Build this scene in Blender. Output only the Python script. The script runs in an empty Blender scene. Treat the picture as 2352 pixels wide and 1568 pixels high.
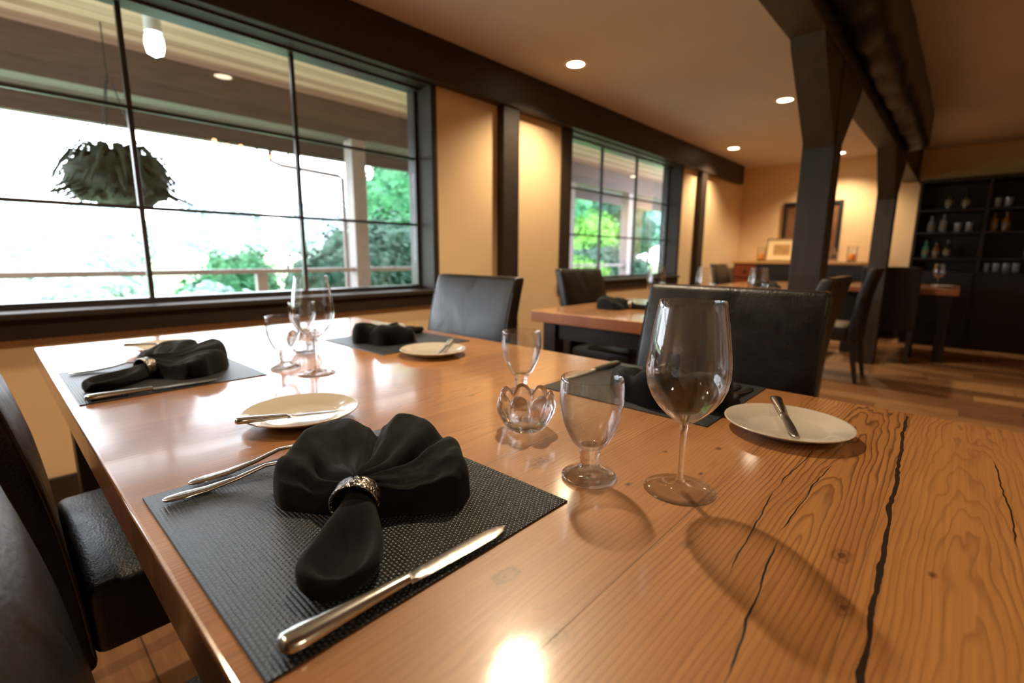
import bpy, bmesh, math, random
from mathutils import Vector, Matrix, noise
random.seed(7)
PI = math.pi
S = bpy.context.scene
COL = S.collection

# ------------------------------------------------------------------ camera, sky, exposure
YAW, PITCH, ROLL = 0.74283, 0.17512, -0.00728
CAM = Vector((-0.0830, -2.1626, 1.0464))
fw = Vector((math.cos(YAW)*math.cos(PITCH), math.sin(YAW)*math.cos(PITCH), -math.sin(PITCH)))
r0 = Vector((math.sin(YAW), -math.cos(YAW), 0)); d0 = fw.cross(r0)
rt = r0*math.cos(ROLL) + d0*math.sin(ROLL); dn = -r0*math.sin(ROLL) + d0*math.cos(ROLL)
cd = bpy.data.cameras.new('camera'); cam = bpy.data.objects.new('camera', cd); COL.objects.link(cam)
cam.matrix_world = Matrix(((rt.x, -dn.x, -fw.x, CAM.x), (rt.y, -dn.y, -fw.y, CAM.y), (rt.z, -dn.z, -fw.z, CAM.z), (0, 0, 0, 1)))
cd.sensor_width = 36; cd.lens = 17.0237; cd.clip_start = 0.01; cd.clip_end = 500
cd.dof.use_dof = True; cd.dof.focus_distance = 0.655; cd.dof.aperture_fstop = 3.2
S.camera = cam
S.view_settings.view_transform = 'Standard'; S.view_settings.look = 'None'
S.view_settings.exposure = 0.0; S.view_settings.gamma = 1.0
S.cycles.transparent_max_bounces = 40
S.cycles.max_bounces = 14; S.cycles.transmission_bounces = 14; S.cycles.diffuse_bounces = 5
S.cycles.use_denoising = True
S.cycles.sample_clamp_indirect = 8.0

world = bpy.data.worlds.new('sky'); S.world = world; world.use_nodes = True
wn = world.node_tree; bg = wn.nodes['Background']
bg.inputs[0].default_value = (0.84, 0.91, 1.0, 1); bg.inputs[1].default_value = 10.5

LAMPS = [(1.36, -0.87), (2.95, 0.03), (4.79, -0.86), (6.46, 0.12), (7.62, -0.81)]
UNSEEN = [(-0.56, 0.06), (-2.07, -0.87), (0.2, -3.6), (3.4, -3.6)]  # out of view: first pair continues the rows, last pair is added fill
def spot(x, y, e, col=(1.0, 0.80, 0.53), size=2.3, r=0.035):
    l = bpy.data.lights.new('ceiling_spot', 'SPOT'); l.energy = e; l.color = col
    l.spot_size = size; l.spot_blend = 0.7; l.shadow_soft_size = r
    o = bpy.data.objects.new('ceiling_spot', l); COL.objects.link(o); o.location = (x, y, 2.365); return o
for i, (x, y) in enumerate(LAMPS): spot(x, y, 138 if i == 0 else 115)
for i, (x, y) in enumerate(UNSEEN): spot(x, y, 110 if i < 2 else 55)

# ------------------------------------------------------------------ helpers
def srgb(r, g, b):
    f = lambda c: (c/255/12.92) if c/255 <= 0.04045 else ((c/255+0.055)/1.055)**2.4
    return (f(r), f(g), f(b), 1)

class NT:
    def __init__(s, name):
        s.m = bpy.data.materials.new(name); s.m.use_nodes = True; s.t = s.m.node_tree
        s.t.nodes.clear(); s.out = s.t.nodes.new('ShaderNodeOutputMaterial')
    def n(s, ty, ins=None, **kw):
        nd = s.t.nodes.new('ShaderNode'+ty)
        for k, v in kw.items(): setattr(nd, k, v)
        for k, v in (ins or {}).items(): s.set(nd.inputs[k], v)
        return nd
    def set(s, sock, v):
        if isinstance(v, bpy.types.NodeSocket): s.t.links.new(v, sock)
        elif isinstance(v, bpy.types.Node): s.t.links.new(v.outputs[0], sock)
        else: sock.default_value = v
    def m_(s, op, a, b=0.0, c=0.0, clamp=False):
        nd = s.t.nodes.new('ShaderNodeMath'); nd.operation = op; nd.use_clamp = clamp
        s.set(nd.inputs[0], a); s.set(nd.inputs[1], b); s.set(nd.inputs[2], c); return nd.outputs[0]
    def mix(s, f, a, b, mode='MIX'):
        nd = s.t.nodes.new('ShaderNodeMix'); nd.data_type = 'RGBA'; nd.blend_type = mode
        s.set(nd.inputs[0], f); s.set(nd.inputs[6], a); s.set(nd.inputs[7], b); return nd.outputs[2]
    def ramp(s, f, stops):
        nd = s.t.nodes.new('ShaderNodeValToRGB'); s.set(nd.inputs[0], f); e = nd.color_ramp.elements
        while len(e) < len(stops): e.new(0.5)
        for i, (p, c) in enumerate(stops): e[i].position = p; e[i].color = c
        return nd.outputs[0]
    def mr(s, v, a, b, c=0.0, d=1.0):
        nd = s.t.nodes.new('ShaderNodeMapRange'); s.set(nd.inputs[0], v)
        for i, q in enumerate((a, b, c, d)): nd.inputs[i+1].default_value = q
        return nd.outputs[0]
    def obj(s, scale=None):
        o = s.n('TexCoord').outputs['Object']
        if scale is None: return o
        mp = s.n('Mapping'); s.set(mp.inputs[0], o); mp.inputs['Scale'].default_value = scale; return mp.outputs[0]
    def noise(s, vec, scale, detail=3, rough=0.5, dist=0.0):
        nd = s.n('TexNoise', {'Vector': vec, 'Scale': scale, 'Detail': detail, 'Roughness': rough, 'Distortion': dist}); return nd.outputs[0]
    def bump(s, h, strength, dist=0.01):
        return s.n('Bump', {'Height': h, 'Strength': strength, 'Distance': dist}).outputs[0]
    def bsdf(s, **kw):
        b = s.n('BsdfPrincipled')
        for k, v in kw.items(): s.set(b.inputs[k.replace('_', ' ')], v)
        s.t.links.new(b.outputs[0], s.out.inputs[0]); return b

def simple(name, col, rough=0.5, nscale=0, namp=0.15, bump=0.0, bscale=80, metal=0.0, stretch=None, **kw):
    t = NT(name); v = t.obj(stretch) if stretch else t.obj()
    c = col
    if nscale:
        f = t.noise(v, nscale, 4, 0.6)
        lo = tuple(x*(1-namp) for x in col[:3])+(1,); hi = tuple(min(1, x*(1+namp)) for x in col[:3])+(1,)
        c = t.ramp(f, [(0.3, lo), (0.7, hi)])
    k = dict(Base_Color=c, Roughness=rough, Metallic=metal)
    if bump: k['Normal'] = t.bump(t.noise(v, bscale, 4, 0.6), bump, 0.004)
    for a, b in kw.items(): k[a] = b
    t.bsdf(**k); return t.m

M = {}
def mat_table(name, light=(204, 142, 80), dark=(144, 84, 40), full=True):
    """pine planks running along X; object space = table space"""
    t = NT(name); o = t.obj(); sp = t.n('SeparateXYZ', {0: o}); X, Y, Z = sp.outputs
    pw = 0.165
    wob = t.m_('MULTIPLY', t.m_('SUBTRACT', t.noise(t.obj((2.2, 0.3, 1)), 2.0, 2), 0.5), 0.012)
    q = t.m_('DIVIDE', t.m_('ADD', Y, 1.466), pw)
    pid = t.m_('FLOOR', q); fr = t.m_('FRACT', q)
    rn = t.n('TexWhiteNoise', {'W': pid}, noise_dimensions='1D'); R1 = rn.outputs[0]
    rn2 = t.n('TexWhiteNoise', {'W': t.m_('ADD', pid, 37.3)}, noise_dimensions='1D').outputs[0]
    # tree rings cut lengthwise
    stretch = t.obj((3.0, 16, 16))
    nz = t.noise(stretch, 1.0, 3, 0.55)
    nz2 = t.noise(t.obj((14, 60, 60)), 1.0, 2, 0.5)
    u = t.m_('ADD', t.m_('MULTIPLY', t.m_('SUBTRACT', fr, t.m_('MULTIPLY_ADD', R1, 0.7, 0.15)), pw), wob)
    w = t.m_('ADD', t.m_('MULTIPLY', t.m_('ADD', X, t.m_('MULTIPLY', rn2, 0.9)), 0.05), t.m_('MULTIPLY_ADD', R1, 0.05, -0.045))
    w = t.m_('ADD', w, t.m_('MULTIPLY', t.m_('SUBTRACT', nz, 0.5), 0.055))
    r = t.m_('SQRT', t.m_('ADD', t.m_('MULTIPLY', u, u), t.m_('MULTIPLY', w, w)))
    ring = t.m_('FRACT', t.m_('ADD', t.m_('MULTIPLY', r, 165.0), t.m_('MULTIPLY', nz2, 0.5)))
    line = t.ramp(ring, [(0.0, (0, 0, 0, 1)), (0.55, (0.12, 0.12, 0.12, 1)), (0.86, (1, 1, 1, 1)), (1.0, (0, 0, 0, 1))])
    # where the grain shows strongly: patchy
    patch = t.mr(t.noise(t.obj((1.6, 3.5, 1)), 1.3, 2), 0.34, 0.62, 0.16, 0.6)
    if full:   # boldest cathedral figure in the two planks beyond the stemware
        bold = t.m_('MULTIPLY', t.m_('LESS_THAN', Y, -1.95), t.mr(X, 0.30, 0.62, 0.0, 0.42))
        patch = t.m_('ADD', patch, t.m_('MULTIPLY', bold, t.m_('GREATER_THAN', Y, -2.125)))
    gf = t.m_('MULTIPLY', line, patch, clamp=True)
    L = srgb(*light); D = srgb(*dark)
    big = t.noise(t.obj((1.2, 9, 1)), 2.2, 4, 0.6)
    tone = t.m_('ADD', t.m_('MULTIPLY', big, 0.6), t.m_('MULTIPLY', R1, 0.4))
    base = t.ramp(tone, [(0.25, tuple(a*0.55+b*0.45 for a, b in zip(L, D))), (0.5, L), (0.75, tuple(min(1, a*1.12) for a in L[:3])+(1,))])
    fib = t.noise(t.obj((5, 260, 260)), 1.0, 3, 0.6)
    base = t.mix(t.mr(fib, 0.35, 0.68, 0.0, 0.34), base, D)
    c = t.mix(gf, base, tuple(x*0.62 for x in D[:3])+(1,))
    hgt = t.m_('MULTIPLY', gf, -0.25)
    dark1 = srgb(38, 18, 8)
    if full:
        # knots
        for kx, ky, kr, st in [(0.437, -1.742, 0.020, 0.8), (0.214, -1.882, 0.013, 0.95), (0.185, -1.962, 0.016, 0.6), (0.531, -1.772, 0.005, 1.0), (0.463, -1.872, 0.005, 1.0),
                               (0.669, -1.915, 0.006, 0.9), (0.385, -1.985, 0.008, 0.5), (0.495, -2.177, 0.005, 0.8), (0.16, -1.30, 0.018, 0.6), (0.83, -1.06, 0.008, 0.8),
                               (0.60, -1.86, 0.004, 1.0), (0.56, -1.93, 0.004, 1.0), (0.473, -2.108, 0.012, 0.8), (0.385, -2.122, 0.012, 0.8), (0.60, -1.42, 0.006, 0.8)]:
            dx = t.m_('MULTIPLY', t.m_('SUBTRACT', X, kx), 0.55); dy = t.m_('SUBTRACT', Y, ky)
            dd = t.m_('SQRT', t.m_('ADD', t.m_('MULTIPLY', dx, dx), t.m_('MULTIPLY', dy, dy)))
            dd = t.m_('ADD', dd, t.m_('MULTIPLY', t.m_('SUBTRACT', t.noise(t.obj((60, 90, 1)), 1.0, 3), 0.5), kr*1.3))
            kf = t.mr(dd, kr*0.2, kr, st, 0.0)
            if kr > 0.01: kf = t.m_('MULTIPLY', kf, t.mr(t.m_('SINE', t.m_('MULTIPLY', dd, 1100.0)), -1, 1, 0.35, 1.0))
            c = t.mix(kf, c, srgb(70, 30, 12))
    edge_tone = t.m_('MULTIPLY', t.mr(X, 0.10, 0.62, 0.62, 0.0), t.mr(Y, -1.52, -1.44, 0.0, 1.0))  # boards redder and darker towards one long edge, window-end planks only
    edge_tone = t.m_('MULTIPLY', edge_tone, t.mr(big, 0.3, 0.7, 1.0, 0.7))
    c = t.mix(edge_tone, c, srgb(96, 54, 40))
    # plank joints
    ed = t.m_('MINIMUM', fr, t.m_('SUBTRACT', 1.0, fr))
    jf = t.mr(ed, 0.0, 0.006, 0.55, 0.0)
    c = t.mix(jf, c, dark1); hgt = t.m_('SUBTRACT', hgt, t.m_('MULTIPLY', jf, 1.0))
    if full:
        cn = t.m_('MULTIPLY', t.m_('SUBTRACT', t.noise(t.obj((9, 0, 0)), 1.0, 3, 0.6), 0.5), 0.016)
        wv = t.mr(t.noise(t.obj((14, 0, 0)), 1.3, 2), 0.3, 0.7, 0.45, 1.3)
        for x0, x1, y0, y1, wd in [(0.20, 1.115, -2.149, -2.118, 0.0052), (0.35, 0.60, -2.036, -2.016, 0.0017), (0.58, 0.80, -2.019, -2.026, 0.0016), (0.22, 0.47, -2.076, -2.052, 0.0022),
                                   (0.46, 0.74, -2.050, -2.056, 0.0017), (0.60, 0.92, -2.243, -2.232, 0.002), (0.82, 1.10, -2.020, -2.045, 0.0013), (0.28, 0.75, -1.694, -1.69, 0.0009)]:
            yl = t.m_('ADD', t.m_('MULTIPLY_ADD', t.m_('SUBTRACT', X, x0), (y1-y0)/(x1-x0), y0), cn)
            dl = t.m_('ABSOLUTE', t.m_('SUBTRACT', Y, yl))
            mask = t.m_('MULTIPLY', t.mr(X, x0, x0+0.04), t.mr(X, x1-0.04, x1, 1, 0))
            hw = t.m_('MULTIPLY', t.m_('MULTIPLY', wv, wd*0.5), mask)
            cf = t.m_('MULTIPLY', t.m_('LESS_THAN', dl, hw), mask)
            c = t.mix(cf, c, srgb(16, 8, 4)); hgt = t.m_('SUBTRACT', hgt, t.m_('MULTIPLY', cf, 3.0))
    # end strip and sides redder and darker stained
    side = t.m_('LESS_THAN', Z, 0.7462)
    c = t.mix(t.m_('MULTIPLY', side, 0.75), c, srgb(128, 62, 32))
    scr = t.noise(t.obj((30, 240, 30)), 1.0, 2, 0.7)
    rg = t.mr(t.noise(t.obj((6, 20, 6)), 1.0, 4, 0.6), 0.3, 0.7, 0.08, 0.15)
    hgt = t.m_('ADD', hgt, t.m_('MULTIPLY', scr, 0.12))
    t.bsdf(Base_Color=c, Roughness=0.40, Specular_IOR_Level=0.7, Coat_Weight=1.0, Coat_IOR=1.7, Coat_Roughness=rg, Normal=t.bump(hgt, 0.25, 0.0012))
    return t.m
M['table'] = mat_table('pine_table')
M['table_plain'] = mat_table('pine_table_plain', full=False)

def mat_floor():
    t = NT('floor_planks'); o = t.obj(); sp = t.n('SeparateXYZ', {0: o}); X, Y, Z = sp.outputs
    pw = 0.19
    q = t.m_('DIVIDE', t.m_('SUBTRACT', X, 0.092), pw); pid = t.m_('FLOOR', q); fr = t.m_('FRACT', q)
    r1 = t.n('TexWhiteNoise', {'W': pid}, noise_dimensions='1D').outputs[0]
    yq = t.m_('ADD', t.m_('DIVIDE', Y, 1.5), t.m_('MULTIPLY', r1, 7.0)); yid = t.m_('FLOOR', yq); yf = t.m_('FRACT', yq)
    cv = t.n('CombineXYZ', {0: pid, 1: yid}).outputs[0]
    r2 = t.n('TexWhiteNoise', {'Vector': cv}, noise_dimensions='2D').outputs[0]
    g = t.noise(t.obj((30, 2.2, 1)), 1.2, 4, 0.65, 0.6)
    tone = t.m_('ADD', t.m_('MULTIPLY', r2, 0.55), t.m_('MULTIPLY', g, 0.5))
    c = t.ramp(tone, [(0.2, srgb(96, 62, 40)), (0.5, srgb(140, 96, 62)), (0.8, srgb(178, 134, 90))])
    e1 = t.m_('MULTIPLY', t.m_('MINIMUM', fr, t.m_('SUBTRACT', 1.0, fr)), pw)
    e2 = t.m_('MULTIPLY', t.m_('MINIMUM', yf, t.m_('SUBTRACT', 1.0, yf)), 1.5)
    jf = t.mr(t.m_('MINIMUM', e1, e2), 0.001, 0.004, 0.85, 0.0)
    c = t.mix(jf, c, srgb(30, 16, 8))
    t.bsdf(Base_Color=c, Roughness=t.mr(g, 0.3, 0.7, 0.3, 0.45), Normal=t.bump(t.m_('MULTIPLY_ADD', jf, -2.0, g), 0.15, 0.002))
    return t.m
M['floor'] = mat_floor()

def mat_weave():
    t = NT('woven_vinyl'); o = t.obj(); sp = t.n('SeparateXYZ', {0: o}); X, Y, Z = sp.outputs
    a, b = 0.0027, 0.0043
    u = t.m_('DIVIDE', X, b); v = t.m_('DIVIDE', Y, a)
    iu = t.m_('FLOOR', u); iv = t.m_('FLOOR', v)
    par = t.m_('MODULO', t.m_('ADD', t.m_('ADD', iu, iv), 2000.0), 2.0)
    su = t.m_('SINE', t.m_('MULTIPLY', t.m_('FRACT', u), PI)); sv = t.m_('SINE', t.m_('MULTIPLY', t.m_('FRACT', v), PI))
    h1 = t.m_('MULTIPLY', t.m_('POWER', su, 0.5), t.m_('POWER', sv, 0.5))
    h = t.m_('MULTIPLY_ADD', par, t.m_('MULTIPLY', h1, 0.65), t.m_('MULTIPLY', h1, 0.35))
    c = t.mix(h, srgb(5, 5, 6), srgb(58, 59, 63))
    t.bsdf(Base_Color=c, Roughness=0.32, Specular_IOR_Level=0.6, Normal=t.bump(h, 1.0, 0.0018)); return t.m
M['weave'] = mat_weave()

def mat_cloth():
    t = NT('black_linen'); v = t.obj()
    f = t.noise(v, 900, 2, 0.6); g = t.noise(v, 60, 3, 0.5)
    c = t.ramp(f, [(0.3, srgb(6, 8, 8)), (0.72, srgb(25, 29, 29))])
    t.bsdf(Base_Color=c, Roughness=0.9, Specular_IOR_Level=0.2, Sheen_Weight=0.07, Sheen_Roughness=0.45,
           Normal=t.bump(t.m_('ADD', f, t.m_('MULTIPLY', g, 0.8)), 0.35, 0.0012)); return t.m
M['cloth'] = mat_cloth()

def mat_leather():
    t = NT('black_leather'); v = t.obj()
    a = t.noise(v, 160, 4, 0.6); b = t.noise(v, 9, 4, 0.6, 0.6); vo = t.n('TexVoronoi', {'Vector': v, 'Scale': 240.0}).outputs[0]
    c = t.ramp(b, [(0.3, srgb(14, 12, 11)), (0.75, srgb(32, 26, 23))])
    h = t.m_('ADD', t.m_('MULTIPLY', vo, 0.6), t.m_('ADD', a, t.m_('MULTIPLY', b, 2.5)))
    t.bsdf(Base_Color=c, Roughness=t.mr(b, 0.3, 0.7, 0.27, 0.46), Specular_IOR_Level=0.5, Normal=t.bump(h, 0.28, 0.0025)); return t.m
M['leather'] = mat_leather()
M['dark_wood'] = simple('dark_stained_wood', srgb(50, 38, 31), 0.5, 3.0, 0.3, 0.2, 30, stretch=(1.5, 14, 14))
M['timber'] = simple('dark_timber', srgb(47, 37, 31), 0.6, 3.0, 0.35, 0.35, 24, stretch=(6, 6, 1.2))
M['hewn'] = simple('hewn_timber', srgb(15, 13, 14), 0.42, 4.0, 0.4, 0.5, 22, stretch=(1.5, 8, 8), Specular_IOR_Level=0.35)
M['trim'] = simple('dark_painted_trim', srgb(50, 40, 34), 0.5, 5.0, 0.18, 0.12, 40, stretch=(1.2, 9, 9), Specular_IOR_Level=0.3)
M['sash'] = simple('window_sash_paint', srgb(50, 46, 48), 0.3, 6.0, 0.15)
M['black'] = simple('black_painted_wood', srgb(24, 21, 20), 0.45, 6.0, 0.2)
M['wall'] = simple('warm_plaster', srgb(222, 190, 148), 0.85, 1.6, 0.05, 0.06, 120)
M['ceiling'] = simple('ceiling_plaster', srgb(192, 178, 168), 0.9, 1.2, 0.04, 0.05, 100)
M['china'] = simple('glazed_china', srgb(206, 194, 180), 0.14, 8.0, 0.02, Coat_Weight=0.5, Coat_Roughness=0.05)
M['steel'] = simple('brushed_steel', (0.60, 0.57, 0.54, 1), 0.2, 30, 0.08, 0.04, 400, metal=1.0)
M['steel_worn'] = simple('worn_steel', (0.50, 0.46, 0.43, 1), 0.3, 160, 0.14, 0.06, 300, metal=1.0)
def mat_silver():
    t = NT('engraved_silver'); v = t.obj()
    w = t.n('TexWave', {'Vector': v, 'Scale': 45.0, 'Distortion': 18.0, 'Detail': 2.0, 'Detail Scale': 2.0}).outputs[1]
    c = t.ramp(w, [(0.2, (0.10, 0.085, 0.07, 1)), (0.5, (0.40, 0.37, 0.35, 1))])
    t.bsdf(Base_Color=c, Metallic=1.0, Roughness=0.28, Normal=t.bump(w, 0.6, 0.0012)); return t.m
M['silver'] = mat_silver()
def mat_thin(name, tint=0.965, grazing=0.35, body=0.0):
    """blown glass wall: mostly see-through face on, thick refracting glass towards the edge"""
    t = NT(name)
    lw = t.n('LayerWeight', {'Blend': 0.5}).outputs['Facing']
    g = t.m_('POWER', lw, 4.0)
    c = t.mix(g, (tint, tint, tint, 1), (grazing, grazing*1.01, grazing*1.02, 1))
    wv = t.mr(t.noise(t.obj(), 14, 2), 0, 1, 0.010, 0.018)
    fr = t.m_('MULTIPLY_ADD', t.m_('POWER', lw, 4.0), 0.9, 0.045)
    tr = t.n('BsdfTransparent', {'Color': c}); gl = t.n('BsdfGlossy', {'Color': (1, 1, 1, 1), 'Roughness': wv})
    mx = t.n('MixShader', {0: fr, 1: tr.outputs[0], 2: gl.outputs[0]})
    if body:
        b = t.n('BsdfPrincipled', {'Base Color': (0.985, 0.99, 0.99, 1), 'Roughness': 0.0, 'IOR': 1.5, 'Transmission Weight': 1.0})
        mx = t.n('MixShader', {0: t.m_('MULTIPLY', t.m_('POWER', lw, 2.2), body, clamp=True), 1: mx.outputs[0], 2: b.outputs[0]})
    t.t.links.new(mx.outputs[0], t.out.inputs[0]); return t.m
M['thin'] = mat_thin('blown_glass', 0.975, 0.55, 0.9)
M['pane'] = mat_thin('window_glass', 0.99, 0.8)
def mat_glass():
    t = NT('solid_glass'); wv = t.noise(t.obj(), 40, 2)
    t.bsdf(Base_Color=(0.985, 0.99, 0.99, 1), Roughness=0.0, IOR=1.5, Transmission_Weight=1.0, Normal=t.bump(wv, 0.02, 0.001)); return t.m
M['glass'] = mat_glass()
def mat_soft():
    t = NT('thick_clear_glass')
    b = t.n('BsdfPrincipled', {'Base Color': (0.985, 0.99, 0.99, 1), 'Roughness': t.mr(t.noise(t.obj(), 40, 2), 0, 1, 0.0, 0.01), 'IOR': 1.5, 'Transmission Weight': 1.0})
    lw = t.n('LayerWeight', {'Blend': 0.5}).outputs['Facing']
    tr = t.n('BsdfTransparent', {'Color': (0.97, 0.97, 0.97, 1)})
    mx = t.n('MixShader', {0: t.m_('MULTIPLY_ADD', lw, 0.30, 0.66, clamp=True), 1: tr.outputs[0], 2: b.outputs[0]})
    t.t.links.new(mx.outputs[0], t.out.inputs[0]); return t.m
M['soft'] = mat_soft()
def emit(name, col, st):
    t = NT(name); n = t.noise(t.obj(), 5, 1)
    e = t.n('Emission', {'Color': t.mix(t.m_('MULTIPLY', n, 0.05), col, (1, 1, 1, 1)), 'Strength': st}); t.t.links.new(e.outputs[0], t.out.inputs[0]); return t.m
M['lamp'] = emit('lamp_lens', (1.0, 0.82, 0.55, 1), 16)
M['bulb'] = emit('porch_bulb', (0.92, 0.97, 1.0, 1), 14)
M['fairy'] = emit('string_bulb', (1.0, 0.5, 0.22, 1), 4)
M['white_metal'] = simple('white_enamel', srgb(226, 214, 196), 0.4, 6, 0.03)

class MB:
    def __init__(s): s.v = []; s.f = []; s.flat = True
    def add(s, vs, fs):
        o = len(s.v); s.v += [tuple(v) for v in vs]; s.f += [tuple(i+o for i in f) for f in fs]; return s
    def rbox(s, c, size, r=0.004, n=(1, 1, 1), k=2, f=None):
        """rounded box; f deforms each local point (world of the mesh)"""
        if n != (1, 1, 1): s.flat = False
        h = [max(a/2, 1e-5) for a in size]; r = min(r, *[a*0.999 for a in h])
        ax = []
        for a in range(3):
            p = [-h[a]+r*(1-math.cos(PI/2*i/k)) for i in range(k)] if r > 0 else []
            L = 2*(h[a]-r); p += [-h[a]+r+L*i/n[a] for i in range(n[a]+1)]
            p += [h[a]-r*(1-math.cos(PI/2*i/k)) for i in range(k-1, -1, -1)]
            ax.append(p)
        N = [len(p) for p in ax]; idx = {}; vs = []; fs = []
        def g(i, j, l):
            key = (i, j, l)
            if key not in idx:
                p = [ax[0][i], ax[1][j], ax[2][l]]
                q = [max(-(h[a]-r), min(h[a]-r, p[a])) for a in range(3)]
                d = [p[a]-q[a] for a in range(3)]; m = math.sqrt(sum(x*x for x in d))
                if m > 1e-9: p = [q[a]+d[a]/m*r for a in range(3)]
                w = (p[0]+c[0], p[1]+c[1], p[2]+c[2]); idx[key] = len(vs); vs.append(f(w) if f else w)
            return idx[key]
        for j in range(N[1]-1):
            for l in range(N[2]-1):
                fs.append((g(0, j, l), g(0, j, l+1), g(0, j+1, l+1), g(0, j+1, l)))
                e = N[0]-1; fs.append((g(e, j, l), g(e, j+1, l), g(e, j+1, l+1), g(e, j, l+1)))
        for i in range(N[0]-1):
            for l in range(N[2]-1):
                fs.append((g(i, 0, l), g(i+1, 0, l), g(i+1, 0, l+1), g(i, 0, l+1)))
                e = N[1]-1; fs.append((g(i, e, l), g(i, e, l+1), g(i+1, e, l+1), g(i+1, e, l)))
        for i in range(N[0]-1):
            for j in range(N[1]-1):
                fs.append((g(i, j, 0), g(i, j+1, 0), g(i+1, j+1, 0), g(i+1, j, 0)))
                e = N[2]-1; fs.append((g(i, j, e), g(i+1, j, e), g(i+1, j+1, e), g(i, j+1, e)))
        return s.add(vs, fs)
    def box(s, x0, x1, y0, y1, z0, z1, r=0.0):
        if r: return s.rbox(((x0+x1)/2, (y0+y1)/2, (z0+z1)/2), (x1-x0, y1-y0, z1-z0), r)
        vs = [(x, y, z) for x in (x0, x1) for y in (y0, y1) for z in (z0, z1)]
        return s.add(vs, [(0, 1, 3, 2), (4, 6, 7, 5), (0, 4, 5, 1), (2, 3, 7, 6), (0, 2, 6, 4), (1, 5, 7, 3)])
    def lathe(s, prof, seg=64, c=(0, 0, 0), rf=None):
        s.flat = False; n = len(prof); vs = []; fs = []
        for i in range(seg):
            a = 2*PI*i/seg
            for (r, z) in prof:
                rr, zz = rf(a, r, z) if rf else (r, z)
                vs.append((c[0]+rr*math.cos(a), c[1]+rr*math.sin(a), c[2]+zz))
        for i in range(seg):
            j = (i+1) % seg
            for k in range(n-1): fs.append((i*n+k, j*n+k, j*n+k+1, i*n+k+1))
        s.add(vs, fs); return s
    def loft(s, rings, cap=True, closed=True):
        s.flat = False; n = len(rings[0]); vs = [p for r in rings for p in r]; fs = []
        for i in range(len(rings)-1):
            for k in range(n if closed else n-1):
                j = (k+1) % n; fs.append((i*n+k, i*n+j, (i+1)*n+j, (i+1)*n+k))
        if cap and closed: fs.append(tuple(range(n-1, -1, -1))); fs.append(tuple((len(rings)-1)*n+k for k in range(n)))
        return s.add(vs, fs)
    def tube(s, pts, rad, seg=10):
        pts = [Vector(p) for p in pts]; rings = []
        for i, p in enumerate(pts):
            d = (pts[min(i+1, len(pts)-1)]-pts[max(i-1, 0)]).normalized()
            up = Vector((0, 0, 1)) if abs(d.z) < 0.9 else Vector((1, 0, 0))
            a = d.cross(up).normalized(); b = a.cross(d)
            r = rad[i] if isinstance(rad, (list, tuple)) else rad
            rings.append([tuple(p+a*(r*math.cos(2*PI*k/seg))+b*(r*math.sin(2*PI*k/seg))) for k in range(seg)])
        return s.loft(rings)
    def build(s, name, mat, parent=None, smooth=True, angle=40, loc=None, fix=True):
        me = bpy.data.meshes.new(name); me.from_pydata(s.v, [], s.f)
        if fix:
            bm = bmesh.new(); bm.from_mesh(me); bmesh.ops.remove_doubles(bm, verts=bm.verts, dist=1e-7); bmesh.ops.recalc_face_normals(bm, faces=bm.faces); bm.to_mesh(me); bm.free()
        if smooth and not s.flat:
            me.shade_smooth()
            me.set_sharp_from_angle(angle=math.radians(angle))
        me.materials.append(M[mat] if isinstance(mat, str) else mat)
        o = bpy.data.objects.new(name, me); COL.objects.link(o)
        if parent: o.parent = parent
        if loc: o.location = loc
        return o

def tag(o, label=None, cat=None, group=None, kind=None):
    if label: o['label'] = label
    if cat: o['category'] = cat
    if group: o['group'] = group
    if kind: o['kind'] = kind
    return o
def thing(name, label, cat, loc=(0, 0, 0), rz=0.0, group=None):
    o = bpy.data.objects.new(name, None); COL.objects.link(o); o.location = loc; o.rotation_euler = (0, 0, rz); o.empty_display_size = 0.05
    return tag(o, label, cat, group)
def dup(src, loc, rz=0.0, label=None, group=None, scale=None, rot=None):
    c = src.copy(); COL.objects.link(c); c.location = loc; c.rotation_euler = rot or (0, 0, rz)
    if scale: c.scale = scale
    if label: c['label'] = label
    if group: c['group'] = group
    def kids(a, b):
        for ch in list(a.children):
            d = ch.copy(); COL.objects.link(d); d.parent = b; d.matrix_parent_inverse = ch.matrix_parent_inverse.copy(); kids(ch, d)
    kids(src, c); return c
def struct(name, mb, mat, parent=None, smooth=False):
    o = mb.build(name, mat, parent, smooth=smooth)
    if not parent: o['kind'] = 'structure'
    return o

# ------------------------------------------------------------------ the room
WY, CZ = 0.5, 2.385           # inner face of the window wall, ceiling
XA, XB, YR = -3.2, 8.1, -4.6
struct('floor', MB().box(XA-0.15, XB+0.15, YR-0.15, WY+0.22, -0.1, 0.0), 'floor')
struct('ceiling', MB().box(XA-0.15, XB+0.15, YR-0.15, WY+0.22, CZ, CZ+0.12), 'ceiling')
Z0, Z1 = 0.815, 2.125
W1 = (-1.09, 2.02); W2 = (3.55, 5.82)
w = MB(); T = 0.22
w.box(XA, XB, WY, WY+T, 0, Z0); w.box(XA, XB, WY, WY+T, Z1, CZ)
for a, b in ((XA, W1[0]), (W1[1], W2[0]), (W2[1], XB)): w.box(a, b, WY, WY+T, Z0, Z1)
struct('wall_left', w, 'wall')
struct('wall_back', MB().box(XB, XB+0.15, YR-0.15, WY+T, 0, CZ), 'wall')
struct('wall_front', MB().box(XA-0.15, XA, YR-0.15, WY+T, 0, CZ), 'wall')
struct('wall_right', MB().box(XA, XB, YR-0.15, YR, 0, CZ), 'wall')
struct('baseboard_left', MB().box(XA, XB, WY-0.018, WY, 0, 0.13, 0.003), 'trim')
struct('baseboard_back', MB().box(XB-0.018, XB, YR, WY-0.018, 0, 0.13, 0.003), 'trim')
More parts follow.
